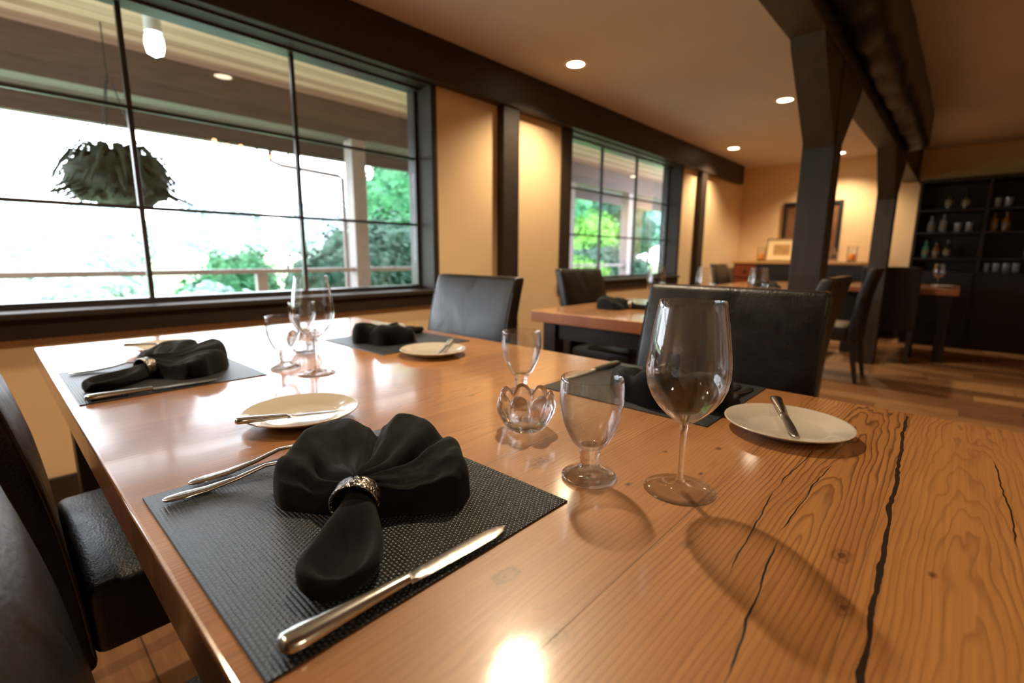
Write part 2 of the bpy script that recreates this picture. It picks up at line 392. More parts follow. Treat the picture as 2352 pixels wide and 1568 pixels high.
# header beam over the window wall and the dark uprights
struct('trim_1', MB().box(XA, 7.84, WY-0.085, WY, 2.125, CZ, 0.006), 'trim')
struct('trim_2', MB().box(2.637, 2.81, WY-0.07, WY, 0.0, 2.125, 0.004), 'trim')
struct('trim_3', MB().box(6.33, 6.505, WY-0.07, WY, 0.0, 2.125, 0.004), 'trim')
def window(name, x0, x1, mull, casing_l, casing_r):
    """deep dark reveal with the sash set back towards the outside"""
    f = MB(); t = 0.034; gy = WY+0.16; zt = Z1-0.017; zb = Z0+0.026
    f.box(x0, x1, gy-0.03, gy+0.05, zt, Z1, 0.004); f.box(x0, x1, gy-0.03, gy+0.05, Z0, zb, 0.004)
    f.box(x0, x0+t, gy-0.03, gy+0.05, zb, zt, 0.004); f.box(x1-t, x1, gy-0.03, gy+0.05, zb, zt, 0.004)
    f.box(x0, x1, gy-0.075, gy-0.035, Z1-0.022, Z1, 0.003)
    root = struct(name, f, 'sash', smooth=True)
    bars = (1.252, 1.684); wd = 0.0105
    m = MB()
    for x in mull: m.box(x-wd, x+wd, gy-0.014, gy+0.014, zb, zt, 0.003)
    for z in bars: m.box(x0+t, x1-t, gy-0.012, gy+0.012, z-0.008, z+0.008, 0.002)
    m.build('muntin_bars', 'sash', root)
    c = MB()
    for a, b in ((x0-casing_l, x0), (x1, x1+casing_r)): c.box(a, b, WY-0.02, WY+0.001, Z0-0.06, 2.124, 0.004)
    c.box(x0-0.001, x0+0.012, WY-0.02, gy-0.03, Z0, Z1, 0.003); c.box(x1-0.012, x1+0.001, WY-0.02, gy-0.03, Z0, Z1, 0.003)
    c.box(x0, x1, WY-0.02, gy-0.03, Z1-0.010, Z1+0.0, 0.003)
    c.build('casing', 'trim', root)
    sl = MB(); sl.box(x0-casing_l-0.01, x1+casing_r+0.01, WY-0.028, WY, 0.712, Z0-0.025, 0.004); sl.box(x0-casing_l-0.015, x1+casing_r+0.015, WY-0.05, WY, Z0-0.025, Z0+0.002, 0.006); sl.box(x0, x1, WY, gy-0.03, Z0-0.02, Z0+0.002)
    sl.build('sill', 'trim', root)
    xs = [x0+t]+list(mull)+[x1-t]; zs = [zb]+list(bars)+[zt]
    for i in range(len(xs)-1):
        for j in range(3): MB().box(xs[i]+0.002, xs[i+1]-0.002, gy-0.002, gy+0.002, zs[j]+0.002, zs[j+1]-0.002).build('pane', 'pane', root, smooth=False)
    return root
window('window_1', W1[0], W1[1], (-0.289, 0.455, 1.199), 0.05, 0.035)
window('window_2', W2[0], W2[1], (4.32, 5.035), 0.13, 0.06)

# timber frame through the middle of the room
def gusset(p):   # p: XZ outline
    m = MB(); a = [(x, -1.612, z) for x, z in p]; b = [(x, -1.478, z) for x, z in p]; n = len(p)
    m.add(a+b, [tuple(range(n)), tuple(range(2*n-1, n-1, -1))]+[(i, (i+1) % n, n+(i+1) % n, n+i) for i in range(n)]); return m
def timber_post(x0, x1, label):
    r = thing('timber_post', label, 'post', ((x0+x1)/2, -1.545, 0))
    cx = (x0+x1)/2
    o = MB().box(x0, x1, -1.62, -1.47, 0, 2.0, 0.006).build('shaft', 'timber', r); o.location = (-cx, 1.545, 0)
    g = gusset([(x0, 1.60), (x0, 2.0), (x0-0.43, 2.0), (x0-0.40, 1.955)]).build('brace', 'timber', r, smooth=False); g.location = (-cx, 1.545, 0)
    g = gusset([(x1, 1.60), (x1+0.40, 1.955), (x1+0.43, 2.0), (x1, 2.0)]).build('brace', 'timber', r, smooth=False); g.location = (-cx, 1.545, 0)
timber_post(2.89, 3.05, 'dark timber post with knee braces standing just behind the high-backed chairs of the middle table')
timber_post(5.84, 6.0, 'second dark timber post with knee braces, between the far tables and the black hutch')
tag(MB().box(XA, XB, -1.622, -1.468, 2.0, CZ, 0.008).build('ceiling_beam', 'timber'), 'long dark timber beam carried along the ceiling by the two braced posts', 'beam')
def hew(p):
    x, y, z = p
    if z < 2.2:
        ph = (x*2.3+0.25*math.sin(y*9)) % 1.0
        z += 0.022*(abs(ph-0.5)*2)**2 + 0.012*noise.noise(Vector((x*3, y*7, 0)))
    y += 0.012*noise.noise(Vector((x*1.7, 5, z*3)))
    return (x, y, z)
tag(MB().rbox((1.40, -1.712, 2.215), (9.3, 0.19, 0.34), 0.06, (160, 8, 4), 4, hew).build('hewn_beam', 'hewn', angle=60), 'rough hewn near-black timber hung along the ceiling beam, its rounded end by the second post', 'beam')

# recessed ceiling lights
ring = MB().lathe([(0.060, 0.0), (0.060, -0.004), (0.080, -0.006), (0.088, -0.001), (0.088, 0.0)], 40)
disc = MB().lathe([(0.0, -0.002), (0.060, -0.0022), (0.060, 0.0), (0.0, 0.0)], 40)
LL = ['round recessed ceiling light straight above the set table', 'round recessed ceiling light over the tan wall panel beside the large window', 'round recessed ceiling light beside the top of the braced post',
      'round recessed ceiling light close to the end of the dark header beam', 'small recessed ceiling light seen under the arch of the two posts']
l0 = None
for (x, y), lb in zip(LAMPS, LL):
    if l0 is None:
        l0 = thing('recessed_light', lb, 'ceiling light', (x, y, CZ), 0, 'recessed ceiling lights')
        ring.build('trim_ring', 'white_metal', l0); disc.build('lens', 'lamp', l0)
    else: dup(l0, (x, y, CZ), 0, lb)

# ------------------------------------------------------------------ furniture
def table(label, x0, x1, y0, y1, mat):
    """origin of the tabletop mesh = world-like table space so the grain falls where it should"""
    r = thing('dining_table', label, 'table', (x0, y1, 0))
    o = MB().rbox(((x0+x1)/2, (y0+y1)/2, 0.72), (x1-x0, y1-y0, 0.06), 0.004, (1, 1, 1), 2).build('tabletop', mat, r)
    o.location = (-x0, -y1, 0)
    ins = 0.05; lw = 0.085
    for sx, sy in ((0, 0), (0, 1), (1, 0), (1, 1)):
        lx = x0+ins if sx == 0 else x1-ins-lw; ly = y0+ins if sy == 0 else y1-ins-lw
        MB().box(lx-x0, lx+lw-x0, ly-y1, ly+lw-y1, 0, 0.69, 0.004).build('leg', 'black', r)
    a = MB(); i2 = ins+0.02
    a.box(i2, x1-x0-i2, -i2-0.025, -i2, 0.6, 0.69); a.box(i2, x1-x0-i2, y0-y1+i2, y0-y1+i2+0.025, 0.6, 0.69)
    a.box(i2, i2+0.025, y0-y1+i2, -i2, 0.6, 0.69); a.box(x1-x0-i2-0.025, x1-x0-i2, y0-y1+i2, -i2, 0.6, 0.69)
    a.build('apron', 'black', r, smooth=False); return r
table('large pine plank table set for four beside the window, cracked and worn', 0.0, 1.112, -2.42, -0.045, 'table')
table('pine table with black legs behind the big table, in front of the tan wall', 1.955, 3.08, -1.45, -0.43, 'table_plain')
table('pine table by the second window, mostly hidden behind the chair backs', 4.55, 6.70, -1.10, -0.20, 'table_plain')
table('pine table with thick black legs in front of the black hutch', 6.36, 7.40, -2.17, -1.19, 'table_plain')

def backx(z):
    P = [(0.0, 0.03), (0.40, 0.005), (0.48, 0.0), (0.6, -0.012), (0.7, -0.027), (0.8, -0.048), (0.9, -0.075), (1.0, -0.108)]
    for (a, b), (c, d) in zip(P, P[1:]):
        if z <= c: return b+(d-b)*(z-a)/(c-a)
    return P[-1][1]
def make_chair():
    r = thing('dining_chair', 'x', 'chair')
    hw = 0.242
    def fb(p):
        x, y, z = p; t = (z-0.33)/0.635
        bulge = 0.010*(1-(y/hw)**2)*max(0, math.sin(PI*min(1, max(0, (z-0.5)/0.45))))
        dip = 0.012*(1-(y/hw)**2) if z > 0.9 else 0
        th = 1.0-0.25*max(0, t)
        return (backx(z)+(x if x < -0.035 else x+bulge*(1 if x > -0.02 else 0))*th, y*(1-0.02*max(0, t)), z)
    b = MB().rbox((-0.037, 0, 0.6475), (0.074, hw*2, 0.635), 0.016, (1, 10, 14), 3, fb); b.build('backrest', 'leather', r, angle=75)
    def fs(p):
        x, y, z = p
        if z > 0.45: z += 0.014*math.sin(PI*min(1, max(0, x/0.42)))*(1-(y/hw)**2)
        return (x, y, z)
    MB().rbox((0.215, 0, 0.415), (0.42, hw*2-0.006, 0.13), 0.02, (8, 8, 2), 3, fs).build('seat', 'leather', r, angle=75)
    for y in (-hw+0.004, hw-0.004):
        MB().tube([(backx(z)+0.001-0.004, y*(1-0.02*max(0, (z-0.33)/0.635)), z) for z in [0.36+0.05*i for i in range(12)]], 0.0028, 6).build('piping', 'leather', r)
    for sx, sy in ((0, -1), (0, 1), (1, -1), (1, 1)):
        tx, ty = (-0.03, sy*0.205) if sx == 0 else (0.385, sy*0.205)
        bx = tx-0.06 if sx == 0 else tx+0.005
        rings = []
        for (z, k, h) in ((0.36, 0, 0.023), (0.18, 0.45, 0.019), (0.0, 1, 0.0145)):
            cx = tx+(bx-tx)*k; rings.append([(cx-h, ty-h, z), (cx+h, ty-h, z), (cx+h, ty+h, z), (cx-h, ty+h, z)])
        MB().loft(rings).build('leg', 'black', r, smooth=False)
    return r
CH = [((-0.036, -0.905), 0, 'black leather chair at the window end of the big table, its seat catching daylight'),
      ((-0.046, -1.69), 0, 'black leather chair back pressed against the bare table edge beside the silver dinner knife'),
      ((1.205, -1.70), PI, 'wide black leather chair back directly behind the tall wine glass'),
      ((1.205, -0.675), PI, 'black leather chair at the big table by the tan wall panel beside the window'),
      ((2.66, -0.375), -PI/2, 'black leather chair standing under the second window at the middle table'),
      ((2.50, -1.64), PI/2, 'black chair at the foot of the timber post, only its upper corner showing'),
      ((5.02, -1.52), PI/2, 'black chair seen from its side with two thin legs on the open floor'),
      ((6.20, -1.645), 0, 'broad black chair back in front of the hutch, turned to its table'),
      ((6.27, 0.0), -PI/2, 'small dark chair beside the red sideboard at the far wall')]
c0 = None
for (x, y), rz, lb in CH:
    if c0 is None: c0 = make_chair(); c0.location = (x, y, 0); c0.rotation_euler = (0, 0, rz); c0['label'] = lb; c0['group'] = 'black leather dining chairs'
    else: dup(c0, (x, y, 0), rz, lb)

# ------------------------------------------------------------------ table settings
TZ = 0.75
def make_mat():
    return tag(MB().rbox((0.1765, 0.19125, 0.0011), (0.353, 0.3825, 0.0022), 0.001, (1, 1, 1), 1).build('placemat', 'weave'), 'x', 'placemat')
MT = [((0.0164, -1.8420), 'black woven placemat under the big bow-shaped napkin and the dinner knife'), ((0.0154, -0.9226), 'black woven placemat at the window corner of the big table'),
      ((0.700, -0.919), 'pale shining woven placemat under the napkin beside the tan wall panel chair'), ((0.753, -1.865), 'black woven placemat behind the wine glass')]
m0 = None
for (x, y), lb in MT:
    if m0 is None: m0 = make_mat(); m0.location = (x, y, TZ); m0['label'] = lb; m0['group'] = 'woven placemats on the big table'
    else: dup(m0, (x, y, TZ), 0, lb)
MZ = TZ+0.0022

def smooth01(t): t = max(0, min(1, t)); return t*t*(3-2*t)
def make_napkin():
    """bow: axis +x towards the fan; origin below the ring on the mat"""
    r = thing('napkin', 'x', 'napkin')
    # fan: one broad fold on one side, two on the other
    NA, NR = 150, 46; A0, A1 = -1.50, 1.34
    RT = [(-1.60, 0.100), (-1.45, 0.114), (-1.10, 0.138), (-0.62, 0.166), (-0.20, 0.186), (0.04, 0.166), (0.40, 0.190), (1.0, 0.142), (1.30, 0.108), (1.5, 0.09)]
    def lerp(T, a):
        for (x0, y0), (x1, y1) in zip(T, T[1:]):
            if a <= x1: k = smooth01((a-x0)/(x1-x0)); return y0+(y1-y0)*k
        return T[-1][1]
    HT = [(-1.60, 0.0), (-1.50, 0.004), (-1.36, 0.034), (-1.0, 0.047), (-0.66, 0.050), (-0.30, 0.060), (-0.12, 0.063), (0.0, 0.050), (0.06, 0.036), (0.14, 0.050), (0.32, 0.060), (0.68, 0.056), (0.98, 0.044), (1.20, 0.026), (1.34, 0.010), (1.5, 0.0)]
    rad = lambda a: lerp(RT, a)
    def hgt(a, t):
        e0 = 0.55+0.55*smooth01(t/0.8)
        drop = math.sqrt(max(0.0, 1-max(0, (t-0.80)/0.20)**2.4))
        return lerp(HT, a)*e0*drop
    vs = []; fs = []
    for i in range(NA+1):
        a = A0+(A1-A0)*i/NA; R = rad(a)
        edge = math.sqrt(max(0, min(1, min(i, NA-i)/9.0)*(2-min(1, min(i, NA-i)/9.0))))
        for j in range(NR+1):
            t = j/NR; rr = 0.006+(R-0.006)*math.sin(PI/2*min(1, t*1.02)) if t > 0.0 else 0.006
            rr = 0.006+(R-0.006)*(1-(1-t)**1.25)
            nz = 0.0035*noise.noise(Vector((a*3.1, t*4.0, 1.7)))+0.0016*noise.noise(Vector((a*11, t*9.0, 4.7)))
            crease = -0.009*math.exp(-((a-1.0+0.30*t)/0.08)**2)*math.exp(-((t-0.35)/0.28)**2)-0.010*math.exp(-((a-0.42)/0.10)**2)*math.exp(-((t-0.2)/0.22)**2)
            crease += -0.016*math.exp(-((a+0.66-0.10*t)/0.075)**2)*math.sin(PI*min(1, t*0.98))-0.010*math.exp(-((a+0.28)/0.09)**2)*math.exp(-((t-0.2)/0.22)**2)+0.004*math.exp(-((a+0.80)/0.09)**2)*math.sin(PI*min(1, t))
            z = (hgt(a, t)+nz*smooth01(t*3)+crease)*edge
            base = 0.020*(1-smooth01(t/0.45))*edge
            rr *= 0.84+0.16*edge
            vs.append((rr*math.cos(a), rr*math.sin(a), max(0.0006, z+base)))
    n = NR+1
    for i in range(NA):
        for j in range(NR): fs.append((i*n+j, (i+1)*n+j, (i+1)*n+j+1, i*n+j+1))
    m = MB().add(vs, fs); m.flat = False
    # underside
    bot = [(x, y, 0.0) for x, y, z in vs]; o = len(vs)
    m.add(bot, [tuple(reversed(f)) for f in fs])
    per = [i*n+NR for i in range(NA+1)]
    m.f += [(a, b, b+o, a+o) for a, b in zip(per, per[1:])]
    m.build('folded_fan', 'cloth', r, angle=180, fix=False)
    # back lip of cloth rising behind the fan's middle
    # tail: flattened loop, hollow on top
    rings = []; K = 40; NS = 30
    for i in range(NS+1):
        t = i/NS; x = 0.012-0.150*t
        endr = math.sqrt(max(0.0, 1-max(0, (t-0.74)/0.26)**2.2))
        w = (0.017+0.020*smooth01(t/0.75))*max(0.04, endr)
        h = (0.036-0.008*t)*max(0.12, endr**0.5)
        cy = -0.010*math.sin(PI*t*0.8)
        ring_ = []
        for k in range(K):
            a = 2*PI*k/K; cx, sx = math.cos(a), math.sin(a)
            y = w*math.copysign(abs(cx)**0.8, cx); z = h*0.5*(1+math.copysign(abs(sx)**0.75, sx))
            if sx > 0: z -= h*0.80*smooth01((t-0.22)/0.40)*math.exp(-((y+0.002)/(w*0.60+1e-4))**4)*smooth01((0.985-t)/0.16)
            z += 0.0018*noise.noise(Vector((t*5, y*60, sx*1.5)))
            ring_.append((x, y+cy, max(0.0004, z)))
        rings.append(ring_)
    MB().loft(rings).build('tail_loop', 'cloth', r, angle=180)
    return r
def make_ring():
    prof = [(0.0195, -0.0095), (0.0215, -0.0100), (0.0228, -0.0085), (0.0222, 0.0), (0.0228, 0.0085), (0.0215, 0.0100), (0.0195, 0.0095), (0.0195, -0.0095)]
    m = MB()
    m.lathe(prof, 64)
    m.v = [(z*1.2-0.004, x*1.2, y*1.08+0.0246) for x, y, z in m.v]    # axis along x, resting on the mat
    return tag(m.build('napkin_ring', 'silver', angle=50), 'x', 'napkin ring')
NP = [((0.172, -1.694), 0.80, 'the big black bow-shaped napkin in a silver ring on the close placemat', 'engraved silver ring around the big bow-shaped napkin', 1.0),
      ((0.160, -0.752), 0.42, 'black folded napkin on the placemat at the window corner of the big table', 'silver ring around the napkin at the window corner of the table', 1.0),
      ((0.925, -0.675), PI+0.30, 'black napkin on the pale placemat in front of the tan wall panel', 'silver ring on the napkin in front of the tan wall panel', 1.0),
      ((0.965, -1.690), PI+0.55, 'black napkin lying behind the bowl of the tall wine glass', 'silver ring of the napkin behind the tall wine glass', 1.05)]
n0 = g0 = None
for (x, y), rz, lb, lr, sc in NP:
    if n0 is None:
        n0 = make_napkin(); n0.location = (x, y, MZ); n0.rotation_euler = (0, 0, rz); n0['label'] = lb; n0['group'] = 'black folded napkins'
        g0 = make_ring(); g0.location = (x, y, MZ); g0.rotation_euler = (0, 0, rz); g0['label'] = lr; g0['group'] = 'silver napkin rings'
    else:
        dup(n0, (x, y, MZ), rz, lb, scale=(sc,)*3); dup(g0, (x, y, MZ), rz, lr)

def sect(x, w, h, z, k=14, p=0.85):
    out = []
    for i in range(k):
        a = 2*PI*i/k; c, s_ = math.cos(a), math.sin(a)
        out.append((x, w*math.copysign(abs(c)**p, c), z+h*math.copysign(abs(s_)**p, s_)))
    return out
def make_knife(name, L, hl, label, cat, wb=0.0098, hollow=True):
    """handle end at x=0, tip at x=L, lying with the blade flat; z from the rest plane"""
    r = thing(name, label, cat)
    rings = []
    for t, w, h in ((0.0, 0.002, 0.0015), (0.012, 0.0085, 0.0045), (0.05, 0.0112, 0.006), (0.15, 0.0118, 0.0062), (0.4, 0.0098, 0.0056), (0.7, 0.0076, 0.0048), (0.95, 0.0062, 0.0042), (1.0, 0.0058, 0.0038)):
        k = wb/0.0098; rings.append(sect(t*hl, w*k, h*k, 0.0064*k))
    MB().loft(rings).build('handle', 'steel', r, angle=60)
    rings = []; bl = L-hl; z = 0.0045*wb/0.0098
    for t, a, b, h in ((0.0, -0.0062, 0.0062, 0.0030), (0.03, -0.0065, 0.0066, 0.0026), (0.08, -0.0066, 0.0088, 0.0014), (0.18, -0.0066, 0.0098, 0.0011), (0.6, -0.0068, 0.0112, 0.0009), (0.82, -0.0060, 0.0106, 0.0008), (0.93, -0.0032, 0.0085, 0.0007), (0.98, 0.0005, 0.0060, 0.0006), (1.0, 0.0022, 0.0040, 0.0004)):
        k = wb/0.0098; x = hl+t*bl; c = (a+b)/2*k; hwid = (b-a)/2*k
        rings.append([(x, c-hwid, z), (x, c-hwid*0.6, z+h), (x, c+hwid*0.7, z+h), (x, c+hwid, z), (x, c+hwid*0.7, z-h), (x, c-hwid*0.6, z-h)])
    MB().loft(rings).build('blade', 'steel_worn', r, angle=30)
    return r
def make_fork():
    r = thing('dinner_fork', 'x', 'fork')
    def zc(x): return 0.0035+0.011*math.sin(PI*smooth01((x-0.055)/0.13)) if x < 0.185 else 0.0035+0.006*smooth01((x-0.185)/0.025)
    rings = []
    for x, w, h in ((0.0, 0.0025, 0.0012), (0.004, 0.0075, 0.002), (0.02, 0.0105, 0.0024), (0.045, 0.0088, 0.0024), (0.08, 0.0048, 0.0024), (0.115, 0.0034, 0.0024), (0.135, 0.0042, 0.002), (0.146, 0.0095, 0.0016), (0.158, 0.0122, 0.0013), (0.163, 0.0124, 0.0012)):
        rings.append(sect(x, w, h, zc(x)))
    MB().loft(rings).build('handle', 'steel', r, angle=60)
    t = MB()
    for k in range(4):
        y = -0.0107+0.00713*k
        rr = []
        for x, w in ((0.161, 0.0022), (0.175, 0.0019), (0.192, 0.0016), (0.203, 0.0011), (0.206, 0.0004)): rr.append(sect(x, w, 0.0010, zc(x), 8))
        t.loft(rr)
    t.build('tines', 'steel', r, angle=60); return r
def place_dir(src, a, b, z, label, first, tilt=0.0, roll=0.0, group=None):
    a = Vector((a[0], a[1], z)); d = Vector((b[0]-a.x, b[1]-a.y, 0)); rz = math.atan2(d.y, d.x)
    if first: o = src; o.location = a; o.rotation_euler = (roll, tilt, rz); o['label'] = label; o['group'] = group; return o
    return dup(src, a, 0, label, group, rot=(roll, tilt, rz))
kn = make_knife('dinner_knife', 0.237, 0.112, 'x', 'knife', 0.0104)
GK = 'dinner knives on the placemats'
place_dir(kn, (0.032, -1.8245), (0.268, -1.8335), MZ, 'silver dinner knife along the edge of the placemat with the big napkin', True, group=GK)
place_dir(kn, (0.026, -0.900), (0.26, -0.910), MZ, 'silver dinner knife on the placemat at the window corner of the table', False)
place_dir(kn, (1.075, -1.497), (0.85, -1.488), MZ, 'silver dinner knife behind the rim of the water goblet', False)
place_dir(kn, (1.035, -0.556), (0.80, -0.553), MZ, 'silver dinner knife hidden beyond the napkin by the tan wall panel', False)
fk = make_fork(); GF = 'dinner forks on the placemats'
place_dir(fk, (0.030, -1.4945), (0.165, -1.507), MZ, 'silver fork with its handle inside the mat corner, tucked under the big napkin', True, group=GF)
place_dir(fk, (0.064, -1.4665), (0.20, -1.462), MZ, 'outer silver fork lying along the mat edge beside the bread plate', False)
place_dir(fk, (0.032, -0.590), (0.12, -0.596), MZ, 'silver fork sticking out from under the window corner napkin', False)
place_dir(fk, (1.070, -1.842), (0.9, -1.838), MZ, 'silver fork near the bread plate, behind the wine glass', False)
place_dir(fk, (1.072, -1.815), (0.9, -1.812), MZ, 'second silver fork beside the napkin behind the wine glass', False)
# bread plates
def make_plate():
    p = [(0.0, 0.0065), (0.058, 0.0065), (0.064, 0.0085), (0.070, 0.0125), (0.096, 0.0195), (0.0985, 0.0205), (0.0995, 0.0195), (0.0985, 0.0175), (0.094, 0.0160), (0.072, 0.0085), (0.064, 0.0040), (0.060, 0.0010), (0.056, 0.0), (0.053, 0.0012), (0.0, 0.0018)]
    return tag(MB().lathe(p, 96).build('bread_plate', 'china', angle=70), 'x', 'plate')
PL = [((0.283, -1.306), 'white bread plate with a knife across it beside the big napkin'), ((0.272, -0.372), 'bread plate behind the napkin at the window corner of the table'),
      ((0.815, -1.016), 'bread plate in front of the chair by the tan wall panel'), ((0.828, -1.972), 'white bread plate on the bare cracked boards beside the wine glass')]
p0 = None
for (x, y), lb in PL:
    if p0 is None: p0 = make_plate(); p0.location = (x, y, TZ); p0['label'] = lb; p0['group'] = 'white bread plates'
    else: dup(p0, (x, y, TZ), 0, lb)
bk = make_knife('butter_knife', 0.172, 0.080, 'x', 'knife', 0.0088); GB = 'butter knives on the bread plates'
for i, (a, b, z, tl, lb) in enumerate([((0.166, -1.321), (0.310, -1.352), TZ+0.0225, 0.070, 'butter knife resting across the bread plate beside the big napkin'),
                 ((0.175, -0.362), (0.31, -0.38), TZ+0.0225, 0.070, 'butter knife on the bread plate at the window corner'),
                 ((0.925, -0.975), (0.785, -1.075), TZ+0.0225, 0.075, 'butter knife on the bread plate by the tan wall panel chair'),
                 ((0.935, -1.925), (0.765, -2.000), TZ+0.0225, 0.090, 'dark-looking butter knife on the bread plate beside the wine glass')]):
    place_dir(bk, a, b, z, lb, i == 0, tilt=tl, group=GB)

# glasses
def make_goblet():
    r = thing('water_goblet', 'x', 'goblet')
    out = [(0.0130, 0.0420), (0.0190, 0.0450), (0.0245, 0.0520), (0.0300, 0.0625), (0.0350, 0.0740), (0.0390, 0.0870), (0.0415, 0.1000), (0.0424, 0.1120), (0.0421, 0.1240), (0.0412, 0.1360), (0.0409, 0.1392)]
    inn = [(0.0400, 0.1402), (0.0390, 0.1392), (0.0395, 0.1240), (0.0400, 0.1120), (0.0391, 0.1000), (0.0366, 0.0870), (0.0326, 0.0740), (0.0276, 0.0625), (0.0215, 0.0530), (0.0120, 0.0480), (0.0, 0.0470)]
    MB().lathe(out+inn, 72).build('bowl', 'thin', r, angle=60)
    base = [(0.0, 0.0468), (0.0118, 0.0470), (0.0128, 0.0420), (0.0138, 0.0390), (0.0142, 0.0360), (0.0125, 0.0330), (0.0130, 0.0300), (0.0134, 0.0270), (0.0124, 0.0240), (0.0122, 0.0200), (0.0142, 0.0165), (0.0200, 0.0125), (0.0290, 0.0085), (0.0355, 0.0058), (0.0372, 0.0036), (0.0366, 0.0012), (0.0340, 0.0002), (0.0290, 0.0010), (0.0, 0.0030)]
    k = 10; MB().lathe(base[:k+1], 72).build('stem', 'soft', r, angle=60); MB().lathe([(0.0, 0.0198)]+base[k:], 72).build('foot', 'soft', r, angle=60)
    return r
def make_wine():
    r = thing('wine_glass', 'x', 'wine glass')
    out = [(0.0052, 0.0885), (0.0085, 0.0905), (0.0140, 0.0945), (0.0230, 0.1020), (0.0330, 0.1120), (0.0420, 0.1250), (0.0478, 0.1390), (0.0500, 0.1530), (0.0499, 0.1660), (0.0485, 0.1820), (0.0460, 0.2000), (0.0432, 0.2180), (0.0402, 0.2360), (0.0388, 0.2444)]
    inn = [(0.0383, 0.2450), (0.0379, 0.2444), (0.0393, 0.2360), (0.0423, 0.2180), (0.0451, 0.2000), (0.0476, 0.1820), (0.0490, 0.1660), (0.0491, 0.1530), (0.0468, 0.1395), (0.0410, 0.1260), (0.0320, 0.1132), (0.0222, 0.1035), (0.0132, 0.0965), (0.0060, 0.0935), (0.0, 0.0930)]
    MB().lathe(out+inn, 80).build('bowl', 'thin', r, angle=60)
    stem = [(0.0, 0.0928), (0.0058, 0.0930), (0.0050, 0.0885), (0.0044, 0.0800), (0.0039, 0.0650), (0.0037, 0.0450), (0.0038, 0.0280), (0.0044, 0.0180), (0.0062, 0.0115), (0.0100, 0.0074), (0.0180, 0.0046), (0.0320, 0.0028), (0.0440, 0.0018), (0.0452, 0.0011), (0.0446, 0.0003), (0.0300, 0.0008), (0.0, 0.0016)]
    k = 8; MB().lathe(stem[:k+1], 80).build('stem', 'soft', r, angle=60); MB().lathe([(0.0, 0.0112)]+stem[k:], 80).build('foot', 'thin', r, angle=60)
    return r
GB_ = [((0.445, -1.822, TZ), 'clear water goblet beside the tall wine glass and the lotus candle holder'), ((0.679, -1.490, TZ), 'clear water goblet behind the glass lotus candle holder'),
       ((0.431, -0.880, TZ), 'water goblet beside the wine glass in the window reflection'), ((0.628, -0.555, TZ), 'water goblet mostly hidden behind the wine glass near the window'),
       ((2.70, -1.20, TZ), 'goblet on the middle table beside the wall upright'), ((2.80, -1.39, TZ), 'goblet on the middle table touching the post edge')]
WG = [((0.495, -1.928, TZ), 'tall clear wine glass with a long stem standing on the cracked boards'), ((0.462, -0.992, TZ), 'tall wine glass in front of the large window'),
      ((2.40, -0.945, TZ), 'wine glass on the middle table against the second window'), ((2.56, -1.150, TZ), 'wine glass on the middle table against the dark wall upright'),
      ((2.70, -1.375, TZ), 'sparkling wine glass on the middle table beside the timber post'), ((6.95, -1.98, TZ), 'glass on the hutch table in front of the black shelves')]
for mk, lst, grp in ((make_goblet, GB_, 'water goblets'), (make_wine, WG, 'wine glasses')):
    g = None
    for p, lb in lst:
        if g is None: g = mk(); g.location = p; g['label'] = lb; g['group'] = grp
        else: dup(g, p, 0, lb)
def make_votive():
    NPT = 7
    def pet(a): return abs(math.cos(a*NPT/2))
    out = [(0.0, 0.0), (0.026, 0.0), (0.032, 0.003), (0.042, 0.016), (0.0505, 0.034), (0.0520, 0.046), (0.0490, 0.060), (0.0455, 0.068), (0.0425, 0.0700)]
    inn = [(0.0385, 0.066), (0.0350, 0.058), (0.0315, 0.050), (0.0280, 0.046), (0.0260, 0.034), (0.0255, 0.018), (0.0235, 0.013), (0.0, 0.012)]
    def rf(a, r, z):
        k = pet(a)**0.38
        if z > 0.002 and r > 0.03:
            up = smooth01((z-0.030)/0.035)
            z2 = z-0.026*up*(1-k)
            r2 = r*(1-0.15*(1-k)*smooth01(z/0.02))
            return r2, z2
        return r, z
    o = MB().lathe(out+inn, 128, rf=rf).build('candle_holder', 'soft', angle=70)
    return tag(o, 'x', 'candle holder')
v0 = make_votive(); v0.location = (0.527, -1.636, TZ); v0['label'] = 'clear glass lotus-shaped candle holder beside the water goblet'; v0['group'] = 'glass lotus candle holders'
dup(v0, (0.56, -0.715, TZ), 0.3, 'glass lotus candle holder hidden behind the goblet near the window')

# things on the other tables
dup(n0, (2.42, -0.78, TZ), PI/2+0.3, 'black napkin on the middle table below the second window')
dup(g0, (2.42, -0.78, TZ), PI/2+0.3, 'silver ring of the napkin below the second window')
dup(p0, (2.62, -0.60, TZ), 0, 'bread plate on the middle table beside its black napkin')
dup(p0, (6.50, -1.52, TZ), 0, 'pale plate at the hutch table above the orange table corner')
dup(p0, (6.80, -2.03, TZ), 0, 'plate on the hutch table at the foot of a glass')
dup(n0, (6.72, -1.72, TZ), 0.4, 'napkin on the hutch table seen over the chair backs')
dup(n0, (5.3, -0.75, TZ), 0.9, 'napkin on the table by the second window')

